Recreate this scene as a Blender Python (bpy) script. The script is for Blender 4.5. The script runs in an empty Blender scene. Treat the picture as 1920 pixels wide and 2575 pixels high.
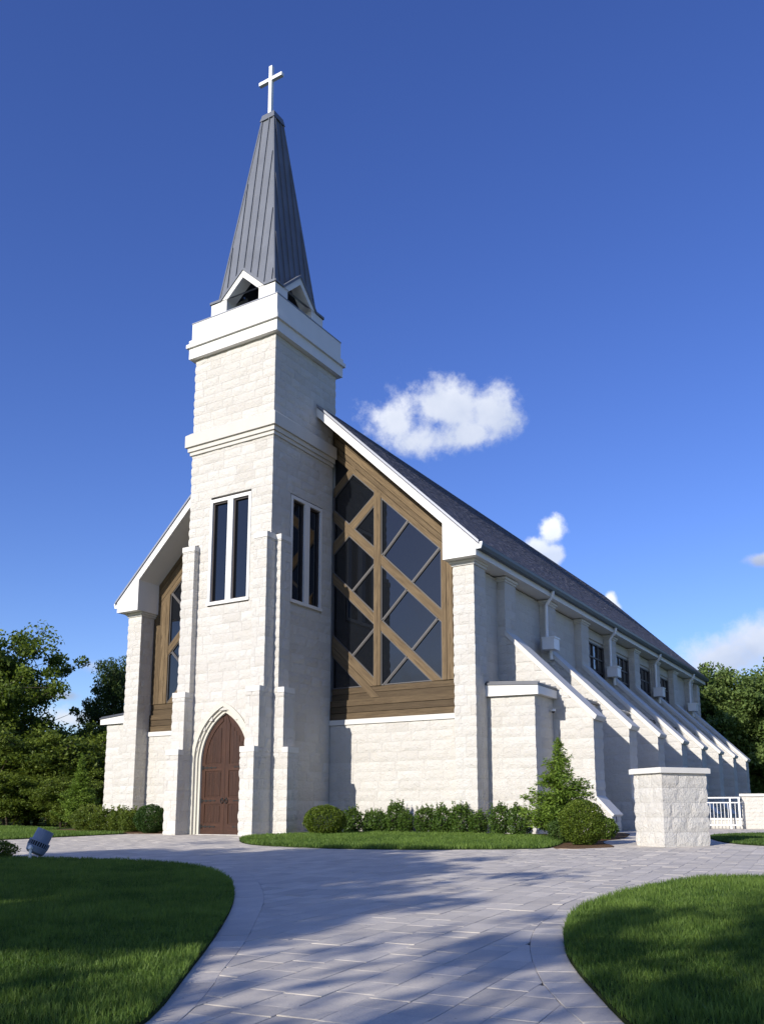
import bpy, math, random
import numpy as np
from mathutils import Vector, Matrix

sc = bpy.context.scene
COL = sc.collection
R = math.radians

# ---------------------------------------------------------------- camera
YAW, PITCH, ROLL = R(31.291), R(9.931), R(.024)
CAM = np.array([16.5821, -20.6947, .6919])
FWD = np.array([-math.sin(YAW)*math.cos(PITCH), math.cos(YAW)*math.cos(PITCH), math.sin(PITCH)])
RGT = np.array([math.cos(YAW), math.sin(YAW), 0.])
UPV = np.cross(RGT, FWD)
_r = RGT*math.cos(ROLL)+UPV*math.sin(ROLL)
_u = UPV*math.cos(ROLL)-RGT*math.sin(ROLL)
cam = bpy.data.cameras.new('camera')
cam.sensor_fit = 'VERTICAL'
cam.sensor_height = 36.
cam.sensor_width = 36.
cam.lens = 2226.36/2575*36
cam.shift_y = (1652.11-1287.5)/2575
cam.clip_start = .05
cam.clip_end = 6000
camo = bpy.data.objects.new('camera', cam)
COL.objects.link(camo)
camo.matrix_world = Matrix(((_r[0], _u[0], -FWD[0], CAM[0]), (_r[1], _u[1], -FWD[1], CAM[1]),
                            (_r[2], _u[2], -FWD[2], CAM[2]), (0, 0, 0, 1)))
sc.camera = camo

# ---------------------------------------------------------------- light, sky, exposure
SUN_AZ, SUN_EL = 7.78, 21.5            # light travels towards +y, a little towards +x
sun = bpy.data.lights.new('sun', 'SUN')
sun.energy = 4.2
sun.angle = R(.53)
sun.color = (1., .94, .855)
suno = bpy.data.objects.new('sun', sun)
COL.objects.link(suno)
_d = Vector((math.sin(R(SUN_AZ))*math.cos(R(SUN_EL)), math.cos(R(SUN_AZ))*math.cos(R(SUN_EL)), -math.sin(R(SUN_EL))))
suno.rotation_euler = _d.to_track_quat('-Z', 'Y').to_euler()
sc.view_settings.view_transform = 'Standard'
sc.view_settings.look = 'None'
sc.view_settings.gamma = 1
sc.view_settings.use_curve_mapping = False
sc.view_settings.exposure = .47
SKY_STRENGTH = .132


class NT:
    """small helper to write node trees"""
    def __init__(s, tree):
        s.t = tree
        s.n = tree.nodes
        s.l = tree.links

    def node(s, typ, ins=None, **props):
        n = s.n.new(typ)
        for k, v in props.items():
            setattr(n, k, v)
        for k, v in (ins or {}).items():
            s.put(n.inputs[k], v)
        return n

    def put(s, sock, v):
        if isinstance(v, bpy.types.NodeSocket):
            s.l.new(v, sock)
        elif isinstance(v, bpy.types.Node):
            s.l.new(v.outputs[0], sock)
        else:
            if hasattr(sock.default_value, '__len__') and not isinstance(v, (int, float)):
                v = tuple(v)
                if len(sock.default_value) == 4 and len(v) == 3:
                    v = v+(1.,)
            sock.default_value = v

    def math(s, op, a, b=None, c=None, clamp=False):
        n = s.n.new('ShaderNodeMath')
        n.operation = op
        n.use_clamp = clamp
        s.put(n.inputs[0], a)
        if b is not None:
            s.put(n.inputs[1], b)
        if c is not None:
            s.put(n.inputs[2], c)
        return n.outputs[0]

    def vmath(s, op, a, b=None):
        n = s.n.new('ShaderNodeVectorMath')
        n.operation = op
        s.put(n.inputs[0], a)
        if b is not None:
            s.put(n.inputs[1], b)
        return n.outputs['Value'] if op in ('DOT_PRODUCT', 'LENGTH') else n.outputs[0]

    def mix(s, fac, a, b, mode='MIX'):
        n = s.n.new('ShaderNodeMix')
        n.data_type = 'RGBA'
        n.blend_type = mode
        n.clamp_factor = True
        s.put(n.inputs[0], fac)
        s.put(n.inputs[6], a)
        s.put(n.inputs[7], b)
        return n.outputs[2]

    def ramp(s, fac, stops):
        n = s.n.new('ShaderNodeValToRGB')
        e = n.color_ramp.elements
        while len(e) < len(stops):
            e.new(.5)
        for el, (p, c) in zip(e, stops):
            el.position = p
            el.color = tuple(c)+(1.,) if len(c) == 3 else c
        s.put(n.inputs[0], fac)
        return n.outputs[0]

    def rng(s, v, a, b, c, d, smooth=False):
        n = s.n.new('ShaderNodeMapRange')
        if smooth:
            n.interpolation_type = 'SMOOTHSTEP'
        for i, q in enumerate((v, a, b, c, d)):
            s.put(n.inputs[i], q)
        return n.outputs[0]

    def noise(s, vec, scale, detail=3, rough=.55, dist=0.):
        n = s.node('ShaderNodeTexNoise', {'Scale': scale, 'Detail': detail, 'Roughness': rough, 'Distortion': dist})
        if vec is not None:
            s.put(n.inputs['Vector'], vec)
        return n


world = bpy.data.worlds.new('World')
sc.world = world
world.use_nodes = True
w = NT(world.node_tree)
w.n.clear()
sky = w.node('ShaderNodeTexSky', sky_type='NISHITA', sun_disc=False, sun_elevation=R(SUN_EL),
             sun_rotation=R(180+SUN_AZ), altitude=200., air_density=1., dust_density=.35, ozone_density=4.)
skycol = w.node('ShaderNodeHueSaturation', {'Hue': .523, 'Saturation': 1.16, 'Value': 1., 'Color': sky}).outputs[0]
# fair-weather clouds, each laid out by azimuth / elevation on the sky
dirv = w.vmath('NORMALIZE', w.node('ShaderNodeTexCoord').outputs['Generated'])
CLOUDS = [
    # (brightness, softness, noise amount, lumps (azimuth, elevation, half width, half height) in degrees)
    (.95, .7, 1.0, [(-30.4, 24.9, 2.7, 2.5), (-26.8, 25.7, 3.5, 2.3), (-23.8, 25.2, 2.4, 2.2), (-28.0, 23.6, 3.6, 1.7), (-25.2, 23.9, 2.6, 1.3)]),
    (1.08, .45, .8, [(-20.06, 17.75, 1.05, 1.3), (-20.9, 16.6, 1.25, 1.1), (-19.95, 16.2, .9, 1.1)]),
    (.98, .45, .75, [(-16.45, 13.1, .5, .8), (-16.2, 12.6, .5, .6)]),
    (.9, .9, .9, [(-10.3, 9.3, 4.0, 2.0), (-7.6, 10.1, 4.0, 1.8), (-13.5, 7.0, 3.5, 1.5), (-4, 8.6, 4.0, 2.4)]),
    (.66, .9, 1., [(-49.7, 8.9, 1.3, .9), (-51.0, 7.0, 1.6, .5)]),
    (.7, .8, .9, [(-7.3, 14.9, 1.3, .5)]),
    (.8, .7, .9, [(-51.0, 5.6, 3.0, 1.2), (-47, 4.6, 3., 1.2)]),
    (.9, .6, 1., [(14., 13., 5., 2.4), (19., 12., 4., 2.)]),
    (.9, .6, 1., [(-82., 16., 6., 2.6), (-75., 14.5, 4., 1.8)]),
    (1.0, 1.2, .9, [(-162., 12., 14., 4.), (-150., 8., 12., 3.), (-172., 7., 12., 3.)]),
    (.95, .5, 1., [(150., 20., 7., 3.), (160., 21., 5., 3.), (-120., 14., 6., 2.5)]),
]


def sky_dir(az, el):
    return (math.sin(R(az))*math.cos(R(el)), math.cos(R(az))*math.cos(R(el)), math.sin(R(el)))


cn1 = w.noise(dirv, 22., 8, .66).outputs[0]
cn2 = w.noise(dirv, 9., 5, .55).outputs[0]
current = skycol
for bright, soft, namt, lumps in CLOUDS:
    dens = None
    low = None
    for az, el, hw, hh in lumps:
        c = sky_dir(az, el)
        e1 = (math.cos(R(az)), -math.sin(R(az)), 0.)
        e2 = tuple(np.cross(e1, c))
        rel = w.vmath('SUBTRACT', dirv, c)
        x = w.math('DIVIDE', w.vmath('DOT_PRODUCT', rel, e1), R(hw))
        y = w.math('DIVIDE', w.vmath('DOT_PRODUCT', rel, e2), R(hh))
        dd = w.math('SUBTRACT', 1., w.math('SQRT', w.math('ADD', w.math('MULTIPLY', x, x), w.math('MULTIPLY', y, y))))
        if low is None:
            low = w.math('ADD', w.math('MULTIPLY', y, -1.1), w.math('MULTIPLY', x, .15))
        near = w.math('LESS_THAN', w.vmath('LENGTH', rel), .5)
        dd = w.math('ADD', dd, w.math('MULTIPLY', w.math('SUBTRACT', near, 1.), 50.))
        dens = dd if dens is None else w.math('SMOOTH_MAX', dens, dd, .25)
    f = w.math('ADD', dens, w.math('MULTIPLY', w.math('SUBTRACT', cn1, .56), 2.0*namt))
    f = w.math('ADD', f, w.math('MULTIPLY', w.math('SUBTRACT', cn2, .52), 1.2*namt))
    alpha = w.rng(f, -.05, soft, 0., min(.97, .5+.45*bright), True)
    shade = w.math('ADD', w.rng(w.math('ADD', low, w.math('MULTIPLY', w.math('SUBTRACT', cn2, .5), 5.)), -1.0, 1.1, 0., .85), 0., clamp=True)
    ccol = w.mix(shade, (6.0*bright, 6.15*bright, 6.5*bright), (3.1*bright, 3.6*bright, 4.7*bright))
    current = w.mix(alpha, current, ccol)
bg = w.node('ShaderNodeBackground', {'Color': current, 'Strength': SKY_STRENGTH})
wo = w.node('ShaderNodeOutputWorld')
w.l.new(bg.outputs[0], wo.inputs[0])

# ---------------------------------------------------------------- materials


def mat(name):
    m = bpy.data.materials.new(name)
    m.use_nodes = True
    t = NT(m.node_tree)
    t.n.clear()
    out = t.node('ShaderNodeOutputMaterial')
    p = t.node('ShaderNodeBsdfPrincipled')
    t.l.new(p.outputs[0], out.inputs[0])
    t.p, t.out = p, out
    return m, t


def attr(t, name):
    return t.node('ShaderNodeAttribute', attribute_name=name).outputs['Fac']


def bump(t, h, strength, dist):
    b = t.node('ShaderNodeBump', {'Height': h, 'Strength': strength, 'Distance': dist})
    t.put(t.p.inputs['Normal'], b.outputs[0])


M = {}


def stone_mat(name, lo, hi, warm, bstr=.8):
    m, t = mat(name)
    pos = t.node('ShaderNodeNewGeometry').outputs['Position']
    tone = attr(t, 'tone')
    base = t.mix(tone, lo, hi)
    n1 = t.noise(pos, 5., 4).outputs[0]
    base = t.mix(t.rng(n1, .45, .75, 0., .45), base, warm)
    n2 = t.noise(pos, 40., 5, .7).outputs[0]
    base = t.mix(t.rng(n2, .3, .7, .14, 0.), base, (.30, .28, .25))
    t.put(t.p.inputs['Base Color'], base)
    t.put(t.p.inputs['Roughness'], .9)
    t.put(t.p.inputs['Specular IOR Level'], .2)
    h = t.math('ADD', t.noise(pos, 9., 6, .65, .6).outputs[0], t.math('MULTIPLY', t.noise(pos, 34., 4, .6).outputs[0], .45))
    bump(t, h, bstr, .035)
    return m


M['stone'] = stone_mat('limestone', (.535, .512, .468), (.605, .587, .545), (.55, .51, .445), 1.25)
M['mortar'] = stone_mat('mortar_joint', (.55, .53, .50), (.60, .585, .56), (.56, .53, .48), .15)
M['smooth'] = stone_mat('smooth_block', (.53, .515, .48), (.58, .565, .53), (.54, .51, .46), .12)


def plain(name, colr, rough=.6, spec=.3, metal=0., var=.08, scale=3., bstr=0., bscale=60.):
    m, t = mat(name)
    pos = t.node('ShaderNodeNewGeometry').outputs['Position']
    n = t.noise(pos, scale, 4).outputs[0]
    dark = tuple(c*(1-2.2*var) for c in colr)
    t.put(t.p.inputs['Base Color'], t.mix(t.rng(n, .3, .7, 0., 1.), dark, colr))
    t.put(t.p.inputs['Roughness'], rough)
    t.put(t.p.inputs['Specular IOR Level'], spec)
    t.put(t.p.inputs['Metallic'], metal)
    if bstr:
        bump(t, t.noise(pos, bscale, 4).outputs[0], bstr, .01)
    return m


M['cast'] = plain('cast_stone', (.62, .605, .565), .8, .2, 0, .03, 2., .15)
M['archstone'] = plain('arch_cast_stone', (.54, .52, .45), .8, .2, 0, .03, 2., .15)
M['band'] = plain('band_cast_stone', (.545, .525, .48), .8, .2, 0, .03, 2., .15)
M['trim'] = plain('white_trim', (.70, .69, .66), .5, .4, 0, .02, 2.)
M['spire'] = plain('spire_metal', (.15, .163, .192), .45, .3, 0, .08, 1.2)
M['drip'] = plain('grey_drip_metal', (.26, .275, .31), .45, .5, .3, .04, 2.)
M['gutter'] = plain('gutter_metal', (.05, .07, .11), .4, .3, 0, .04, 2.)
M['standing'] = plain('aisle_roof_metal', (.075, .08, .095), .45, .5, .3, .05, 2.)
M['white'] = plain('white_metal', (.74, .75, .75), .4, .45, 0, .02, 4.)
M['bronze'] = plain('dark_window_frame', (.045, .035, .032), .45, .5, 0, .1, 4.)
M['greyframe'] = plain('grey_window_frame', (.085, .08, .08), .5, .4, 0, .05, 4.)
M['iron'] = plain('black_iron', (.012, .011, .011), .5, .5, .2, .1, 20.)
M['dark'] = plain('dark_interior', (.02, .02, .022), .9, .1, 0, .1, 2.)
M['lamp'] = plain('lamp_housing', (.18, .22, .30), .5, .5, .1, .05, 12., .1)
M['lampdark'] = plain('lamp_vents', (.01, .012, .016), .6, .3, 0, .05, 8.)
M['bark'] = plain('bark', (.085, .068, .05), .95, .1, 0, .2, 9., .6, 30.)
M['soil'] = plain('lawn_soil', (.035, .05, .016), 1., .05, 0, .2, 12., .5, 40.)
M['meadow'] = plain('meadow_ground', (.05, .08, .02), 1., .05, 0, .2, .8, .5, 20.)
M['mulch'] = plain('mulch', (.20, .125, .07), 1., .05, 0, .25, 30., .9, 90.)
M['sand'] = plain('joint_sand', (.10, .095, .085), 1., .05, 0, .15, 20., .3, 80.)


def glass_mat():
    m, t = mat('dark_tinted_glass')
    pos = t.node('ShaderNodeNewGeometry').outputs['Position']
    t.put(t.p.inputs['Base Color'], (.006, .007, .009))
    t.put(t.p.inputs['Roughness'], .015)
    t.put(t.p.inputs['Specular IOR Level'], .75)
    t.put(t.p.inputs['IOR'], 1.5)
    bump(t, t.noise(pos, 1.1, 2).outputs[0], .03, .05)
    return m


M['glass'] = glass_mat()


def wood_mat(name, a, b, c, rough=.7):
    m, t = mat(name)
    uv = t.node('ShaderNodeUVMap', uv_map='grain').outputs[0]
    tone = attr(t, 'tone')
    st = t.vmath('MULTIPLY', uv, (1.2, 22., 1.))
    g1 = t.noise(st, 1.0, 5, .6, 1.2).outputs[0]
    g2 = t.noise(t.vmath('MULTIPLY', uv, (3.5, 70., 1.)), 1., 3, .6, .4).outputs[0]
    kn = t.noise(t.vmath('MULTIPLY', uv, (1.5, 7., 1.)), 1., 2).outputs[0]
    base = t.mix(t.rng(g1, .32, .68, 0., 1.), a, b)
    base = t.mix(t.rng(g2, .45, .75, 0., .5), base, a)
    base = t.mix(t.rng(kn, .66, .78, 0., .6), base, c)
    base = t.mix(t.rng(tone, 0., 1., .0, .95), base, t.mix(.22, tuple(v*.5 for v in a), base))
    t.put(t.p.inputs['Base Color'], base)
    t.put(t.p.inputs['Roughness'], rough)
    t.put(t.p.inputs['Specular IOR Level'], .25)
    bump(t, g1, .35, .01)
    return m


M['timber'] = wood_mat('stained_timber', (.082, .054, .027), (.225, .160, .087), (.034, .022, .012))
M['doorwood'] = wood_mat('door_mahogany', (.030, .013, .009), (.082, .036, .020), (.018, .009, .006), .5)


def shingle_mat():
    m, t = mat('slate_shingle')
    tone = attr(t, 'tone')
    pos = t.node('ShaderNodeNewGeometry').outputs['Position']
    base = t.mix(tone, (.110, .113, .145), (.134, .136, .170))
    base = t.mix(t.rng(t.noise(pos, 120., 2).outputs[0], .4, .7, 0., .4), base, (.17, .165, .19))
    t.put(t.p.inputs['Base Color'], base)
    t.put(t.p.inputs['Roughness'], .85)
    t.put(t.p.inputs['Specular IOR Level'], .25)
    bump(t, t.noise(pos, 160., 2).outputs[0], .4, .006)
    return m


M['shingle'] = shingle_mat()


def paver_mat():
    m, t = mat('concrete_paver')
    tone = attr(t, 'tone')
    pos = t.node('ShaderNodeNewGeometry').outputs['Position']
    base = t.mix(tone, (.53, .48, .40), (.72, .65, .535))
    n1 = t.noise(pos, 1.7, 4).outputs[0]
    base = t.mix(t.rng(n1, .5, .72, 0., .4), base, (.50, .45, .38))
    n3 = t.noise(t.vmath('MULTIPLY', pos, (7., 2.2, 4.)), 1.4, 5, .6).outputs[0]
    base = t.mix(t.rng(n3, .35, .7, .3, 0.), base, (.40, .378, .345))
    n2 = t.noise(pos, 90., 3, .7).outputs[0]
    base = t.mix(t.rng(n2, .35, .65, .22, 0.), base, (.24, .235, .225))
    spk = t.noise(pos, 23., 2).outputs[0]
    base = t.mix(t.rng(spk, .70, .76, 0., .5), base, (.10, .09, .08))
    t.put(t.p.inputs['Base Color'], base)
    t.put(t.p.inputs['Roughness'], .8)
    t.put(t.p.inputs['Specular IOR Level'], .3)
    bump(t, t.math('ADD', n2, t.math('MULTIPLY', t.noise(pos, 14., 3).outputs[0], 1.2)), .35, .006)
    return m


M['paver'] = paver_mat()


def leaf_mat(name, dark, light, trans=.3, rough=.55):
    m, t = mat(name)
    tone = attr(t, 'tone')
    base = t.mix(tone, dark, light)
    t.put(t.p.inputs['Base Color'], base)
    t.put(t.p.inputs['Roughness'], rough)
    t.put(t.p.inputs['Specular IOR Level'], .25)
    tr = t.node('ShaderNodeBsdfTranslucent', {'Color': t.mix(.5, base, (light[0]*1.5, light[1]*1.6, light[2]*.8))})
    ms = t.node('ShaderNodeMixShader', {0: trans, 1: t.p.outputs[0], 2: tr.outputs[0]})
    t.l.new(ms.outputs[0], t.out.inputs[0])
    return m


M['grass'] = leaf_mat('grass_blades', (.036, .082, .013), (.165, .250, .046), .32)
M['turf'] = leaf_mat('far_turf_blades', (.040, .080, .014), (.10, .165, .035), .3)
M['maple'] = leaf_mat('maple_leaf', (.024, .052, .010), (.175, .230, .030), .35)
M['oakleaf'] = leaf_mat('broad_leaf', (.020, .042, .012), (.085, .130, .028), .3)
M['gumleaf'] = leaf_mat('gum_leaf', (.028, .062, .016), (.205, .275, .078), .28, .42)
M['scrub'] = leaf_mat('understory_leaf', (.030, .060, .010), (.190, .240, .034), .3)
M['conifer'] = leaf_mat('conifer_spray', (.030, .062, .014), (.105, .165, .034), .25)
M['conifer2'] = leaf_mat('light_conifer_spray', (.062, .120, .016), (.220, .315, .050), .3)
M['box'] = leaf_mat('boxwood_leaf', (.040, .075, .008), (.165, .215, .024), .22)
M['boxdark'] = leaf_mat('dark_boxwood_leaf', (.016, .042, .008), (.060, .115, .018), .22)
M['holly'] = leaf_mat('holly_leaf', (.026, .062, .012), (.125, .195, .034), .2, .38)
M['lime'] = leaf_mat('young_leaf', (.050, .090, .014), (.15, .22, .034), .3)

# ---------------------------------------------------------------- mesh helpers


def tag(o, label=None, cat=None, group=None, kind=None):
    if label:
        o['label'] = label
    if cat:
        o['category'] = cat
    if group:
        o['group'] = group
    if kind:
        o['kind'] = kind
    return o


def empty(name, loc=(0, 0, 0), rz=0.):
    o = bpy.data.objects.new(name, None)
    o.location = loc
    o.rotation_euler = (0, 0, rz)
    o.empty_display_size = .3
    COL.objects.link(o)
    return o


def link(name, me, parent=None):
    o = bpy.data.objects.new(name, me)
    COL.objects.link(o)
    if parent is not None:
        o.parent = parent
    return o


def mesh_np(name, V, Q, material, tone=None, smooth=False):
    """fast mesh from arrays; Q is (n,k) with constant k"""
    me = bpy.data.meshes.new(name)
    V = np.ascontiguousarray(V, dtype=np.float32)
    Q = np.ascontiguousarray(Q, dtype=np.int32)
    n, k = Q.shape
    me.vertices.add(len(V))
    me.vertices.foreach_set('co', V.ravel())
    me.loops.add(n*k)
    me.loops.foreach_set('vertex_index', Q.ravel())
    me.polygons.add(n)
    me.polygons.foreach_set('loop_start', np.arange(0, n*k, k, dtype=np.int32))
    if smooth:
        me.polygons.foreach_set('use_smooth', np.ones(n, dtype=bool))
    if tone is not None:
        a = me.attributes.new('tone', 'FLOAT', 'FACE')
        a.data.foreach_set('value', np.ascontiguousarray(tone, dtype=np.float32))
    me.materials.append(material)
    me.update(calc_edges=True)
    return me


class MB:
    """collects shapes that become ONE mesh object"""
    def __init__(s):
        s.v, s.f, s.t, s.uv = [], [], [], {}

    def add(s, verts, faces, tone=.5, uv=None):
        b = len(s.v)
        s.v.extend([tuple(map(float, q)) for q in verts])
        for f in faces:
            if uv is not None:
                s.uv[len(s.f)] = [uv(verts[i]) for i in f]
            s.f.append([b+i for i in f])
            s.t.append(tone)
        return s

    def box(s, x0, y0, z0, x1, y1, z1, tone=.5, uv=None):
        v = [(x0, y0, z0), (x1, y0, z0), (x1, y1, z0), (x0, y1, z0), (x0, y0, z1), (x1, y0, z1), (x1, y1, z1), (x0, y1, z1)]
        return s.add(v, [(0, 3, 2, 1), (4, 5, 6, 7), (0, 1, 5, 4), (1, 2, 6, 5), (2, 3, 7, 6), (3, 0, 4, 7)], tone, uv)

    def prism(s, poly, place, tone=.5, uv=None):
        """poly of 2-D points; place(p, k) -> 3-D for the two ends k=0,1"""
        n = len(poly)
        v = [place(p, 0) for p in poly]+[place(p, 1) for p in poly]
        f = [tuple(range(n)), tuple(range(2*n-1, n-1, -1))]
        f += [(i, (i+1) % n, n+(i+1) % n, n+i) for i in range(n)]
        return s.add(v, f, tone, uv)

    def py(s, poly, y0, y1, tone=.5, uv=None):
        return s.prism(poly, lambda p, k: (p[0], (y0, y1)[k], p[1]), tone, uv)

    def px(s, poly, x0, x1, tone=.5, uv=None):
        return s.prism(poly, lambda p, k: ((x0, x1)[k], p[0], p[1]), tone, uv)

    def pz(s, poly, z0, z1, tone=.5, uv=None):
        return s.prism(poly, lambda p, k: (p[0], p[1], (z0, z1)[k]), tone, uv)

    def tube(s, pts, rad, sides=8, caps=True, tone=.5):
        pts = [Vector(p) for p in pts]
        rad = rad if hasattr(rad, '__len__') else [rad]*len(pts)
        v, f = [], []
        ref = None
        for i, p in enumerate(pts):
            d = (pts[min(i+1, len(pts)-1)]-pts[max(i-1, 0)]).normalized()
            if ref is None:
                ref = Vector((0, 0, 1)) if abs(d.z) < .9 else Vector((1, 0, 0))
            a = d.cross(ref).normalized()
            ref = a.cross(d).normalized()
            for k in range(sides):
                th = 2*math.pi*k/sides
                v.append(p+(a*math.cos(th)+ref*math.sin(th))*rad[i])
        for i in range(len(pts)-1):
            for k in range(sides):
                k2 = (k+1) % sides
                f.append((i*sides+k, i*sides+k2, (i+1)*sides+k2, (i+1)*sides+k))
        if caps:
            f.append(tuple(range(sides-1, -1, -1)))
            f.append(tuple((len(pts)-1)*sides+k for k in range(sides)))
        return s.add(v, f, tone)

    def mesh(s, name, material, smooth=False):
        me = bpy.data.meshes.new(name)
        me.from_pydata(s.v, [], s.f)
        a = me.attributes.new('tone', 'FLOAT', 'FACE')
        a.data.foreach_set('value', np.array(s.t, dtype=np.float32))
        if s.uv:
            ul = me.uv_layers.new(name='grain')
            for pi, p in enumerate(me.polygons):
                if pi in s.uv:
                    for li, q in zip(p.loop_indices, s.uv[pi]):
                        ul.data[li].uv = q
        me.materials.append(material)
        if smooth:
            me.polygons.foreach_set('use_smooth', np.ones(len(me.polygons), dtype=bool))
        me.update()
        return me

    def build(s, name, material, parent=None, smooth=False):
        return link(name, s.mesh(name, material, smooth), parent)


def clip(poly, a, b, c):
    """convex polygon clipped to a*x+b*z<=c"""
    out = []
    n = len(poly)
    for i in range(n):
        p, q = poly[i], poly[(i+1) % n]
        dp, dq = a*p[0]+b*p[1]-c, a*q[0]+b*q[1]-c
        if dp <= 0:
            out.append(p)
        if (dp < 0 < dq) or (dq < 0 < dp):
            t = dp/(dp-dq)
            out.append((p[0]+t*(q[0]-p[0]), p[1]+t*(q[1]-p[1])))
    return out


def hash3(ix, iy, iz):
    n = (ix*374761393+iy*668265263+iz*2147483647) & 0xffffffff
    n = ((n ^ (n >> 13))*1274126177) & 0xffffffff
    return ((n ^ (n >> 16)) & 0xffff)/65535.


def vnoise(P):
    P = np.asarray(P, float)
    I = np.floor(P).astype(np.int64)
    Fq = P-I
    Fq = Fq*Fq*(3-2*Fq)
    r = 0
    for dx in (0, 1):
        for dy in (0, 1):
            for dz in (0, 1):
                wgt = (Fq[:, 0] if dx else 1-Fq[:, 0])*(Fq[:, 1] if dy else 1-Fq[:, 1])*(Fq[:, 2] if dz else 1-Fq[:, 2])
                r = r+wgt*hash3(I[:, 0]+dx, I[:, 1]+dy, I[:, 2]+dz)
    return r


rng = random.Random(7)
nrg = np.random.default_rng(11)


def gz(y):
    """height of the gently rising site"""
    return .018*(np.clip(y, -40., 6.)+.6)


# ---------------------------------------------------------------- ground
XC = -1.695                 # centre line of the church
TW, TD = 3.391, 3.27        # tower width, depth to the gable wall


def sheet(name, poly, dz, material, parent=None, kind='structure', th=.0):
    """flat polygon draped on the site"""
    m = MB()
    top = [(x, y, float(gz(y))+dz) for x, y in poly]
    if th:
        n = len(top)
        v = top+[(x, y, z-th) for x, y, z in top]
        m.add(v, [tuple(range(n))]+[(i, n+i, n+(i+1) % n, (i+1) % n) for i in range(n)])
    else:
        m.add(top, [tuple(range(len(top)))])
    o = m.build(name, material, parent)
    if kind:
        o['kind'] = kind
    return o


gm = MB()
ys = [-700, -40, 6, 900]
for j in range(3):
    gm.add([(-900, ys[j], gz(ys[j])-.06), (900, ys[j], gz(ys[j])-.06), (900, ys[j+1], gz(ys[j+1])-.06), (-900, ys[j+1], gz(ys[j+1])-.06)], [(0, 1, 2, 3)])
tag(gm.build('ground', M['meadow']), 'green ground sloping gently around the church and far beyond', kind='structure')

LAWN_L = [(-14, -10.6), (-6, -10.2), (1.8, -9.85), (3.6, -9.5), (5.2, -9.5), (6.15, -9.7), (6.95, -10.12), (7.75, -10.71), (8.57, -11.41), (9.30, -12.17),
          (10.04, -13.02), (10.68, -13.81), (11.37, -14.72), (11.99, -15.57), (12.42, -16.18), (12.87, -16.82), (13.32, -17.46), (13.7, -18.4), (14.0, -20.2), (14.1, -23), (-14, -23)]
BORD_L = [(-14, -10.1), (-6, -9.7), (1.8, -9.35), (3.6, -9.0), (5.3, -9.0), (6.4, -9.25), (7.25, -9.75), (8.0, -10.40), (8.45, -10.8), (8.92, -11.27), (9.46, -11.85),
          (9.96, -12.42), (10.54, -13.12), (11.16, -13.97), (11.78, -14.83), (12.32, -15.61), (12.74, -16.29), (13.05, -16.73), (13.42, -17.35), (13.9, -18.4), (14.25, -20.1), (14.5, -23)]
LAWN_R = [(19., -21), (17.2, -19), (16.2, -17.6), (15.6, -16.85), (15.28, -16.37), (15.06, -15.98), (14.85, -15.6), (14.66, -15.25), (14.43, -14.78), (14.26, -14.35), (14.05, -13.79),
          (13.86, -13.16), (13.74, -12.67), (13.67, -12.12), (13.65, -11.2), (13.72, -10.2), (13.86, -9.2), (14.15, -8.5), (14.75, -8.2), (15.8, -8.3), (17.5, -8.8), (22, -10), (30, -13), (30, -21)]
BORD_R = [(18.4, -21), (16.9, -19), (15.9, -17.45), (15.25, -16.65), (14.93, -16.2), (14.75, -15.92), (14.55, -15.57), (14.42, -15.31), (14.26, -14.98), (14.08, -14.57), (13.92, -14.14),
          (13.78, -13.70), (13.69, -13.34), (13.6, -12.75), (13.4, -12.1), (13.36, -11.2), (13.42, -10.1), (13.56, -9.05), (13.9, -8.2), (14.6, -7.8), (15.8, -7.9), (17.6, -8.4), (22.1, -9.6), (30, -12.6)]
LAWN_M = [(1.43, -2.80), (2.14, -3.54), (2.90, -4.18), (3.70, -4.56), (4.72, -4.75), (5.82, -4.88), (6.52, -4.80), (7.21, -4.64), (8.34, -4.17), (9.45, -3.55), (9.9, -3.1), (9.6, -1.6),
          (9.2, -.2), (8.6, 1.2), (7.3, 1.75), (4., 2.2), (.75, 2.3), (.78, .3), (.3, -.55), (.55, -1.5), (.95, -2.2)]
BED_M = [(9.9, -3.1), (10.37, -3.04), (10.75, -2.5), (10.95, -2.2), (10.8, -1.7), (10.2, -.6), (9.9, .6), (10.05, 1.5), (9.9, 2.4), (9.3, 4.9), (8.4, 4.92), (7.2, 3.4), (5.7, 3.2), (.7, 3.25), (.75, 2.3),
         (4., 2.2), (7.3, 1.75), (8.6, 1.2), (9.2, -.2), (9.6, -1.6)]
LAWN_FL = [(-5.25, -7.5), (-5.3, -4.8), (-5.2, -3.), (-5.15, -.9), (-5.3, -.35), (-6., -.3), (-8., -.3), (-10.5, .1), (-11.6, 2.2), (-16, 3.), (-30, 1.), (-30, -9.), (-14, -9.2), (-6., -8.9)]
BED_FL = [(-5.3, -.35), (-4.7, -.2), (-4.1, .2), (-3.6, 3.2), (-8.9, 3.2), (-10.8, 3.4), (-13.5, 3.2), (-13.5, -.4), (-12, -.4), (-8, -.3), (-6, -.3)]
LAWN_BR = [(11.77, 3.16), (12.04, 2.04), (12.55, .61), (13.06, -.16), (13.61, -.61), (15, -1.3), (18, -2.2), (24, -3.), (24, 5.), (18, 6.2), (14, 6.3), (12.68, 5.7), (11.82, 4.6), (11.7, 4.0)]



def chaikin(poly, n=2):
    for _ in range(n):
        o = []
        for i in range(len(poly)):
            p, q = poly[i], poly[(i+1) % len(poly)]
            o += [(p[0]*.75+q[0]*.25, p[1]*.75+q[1]*.25), (p[0]*.25+q[0]*.75, p[1]*.25+q[1]*.75)]
        poly = o
    return poly


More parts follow.
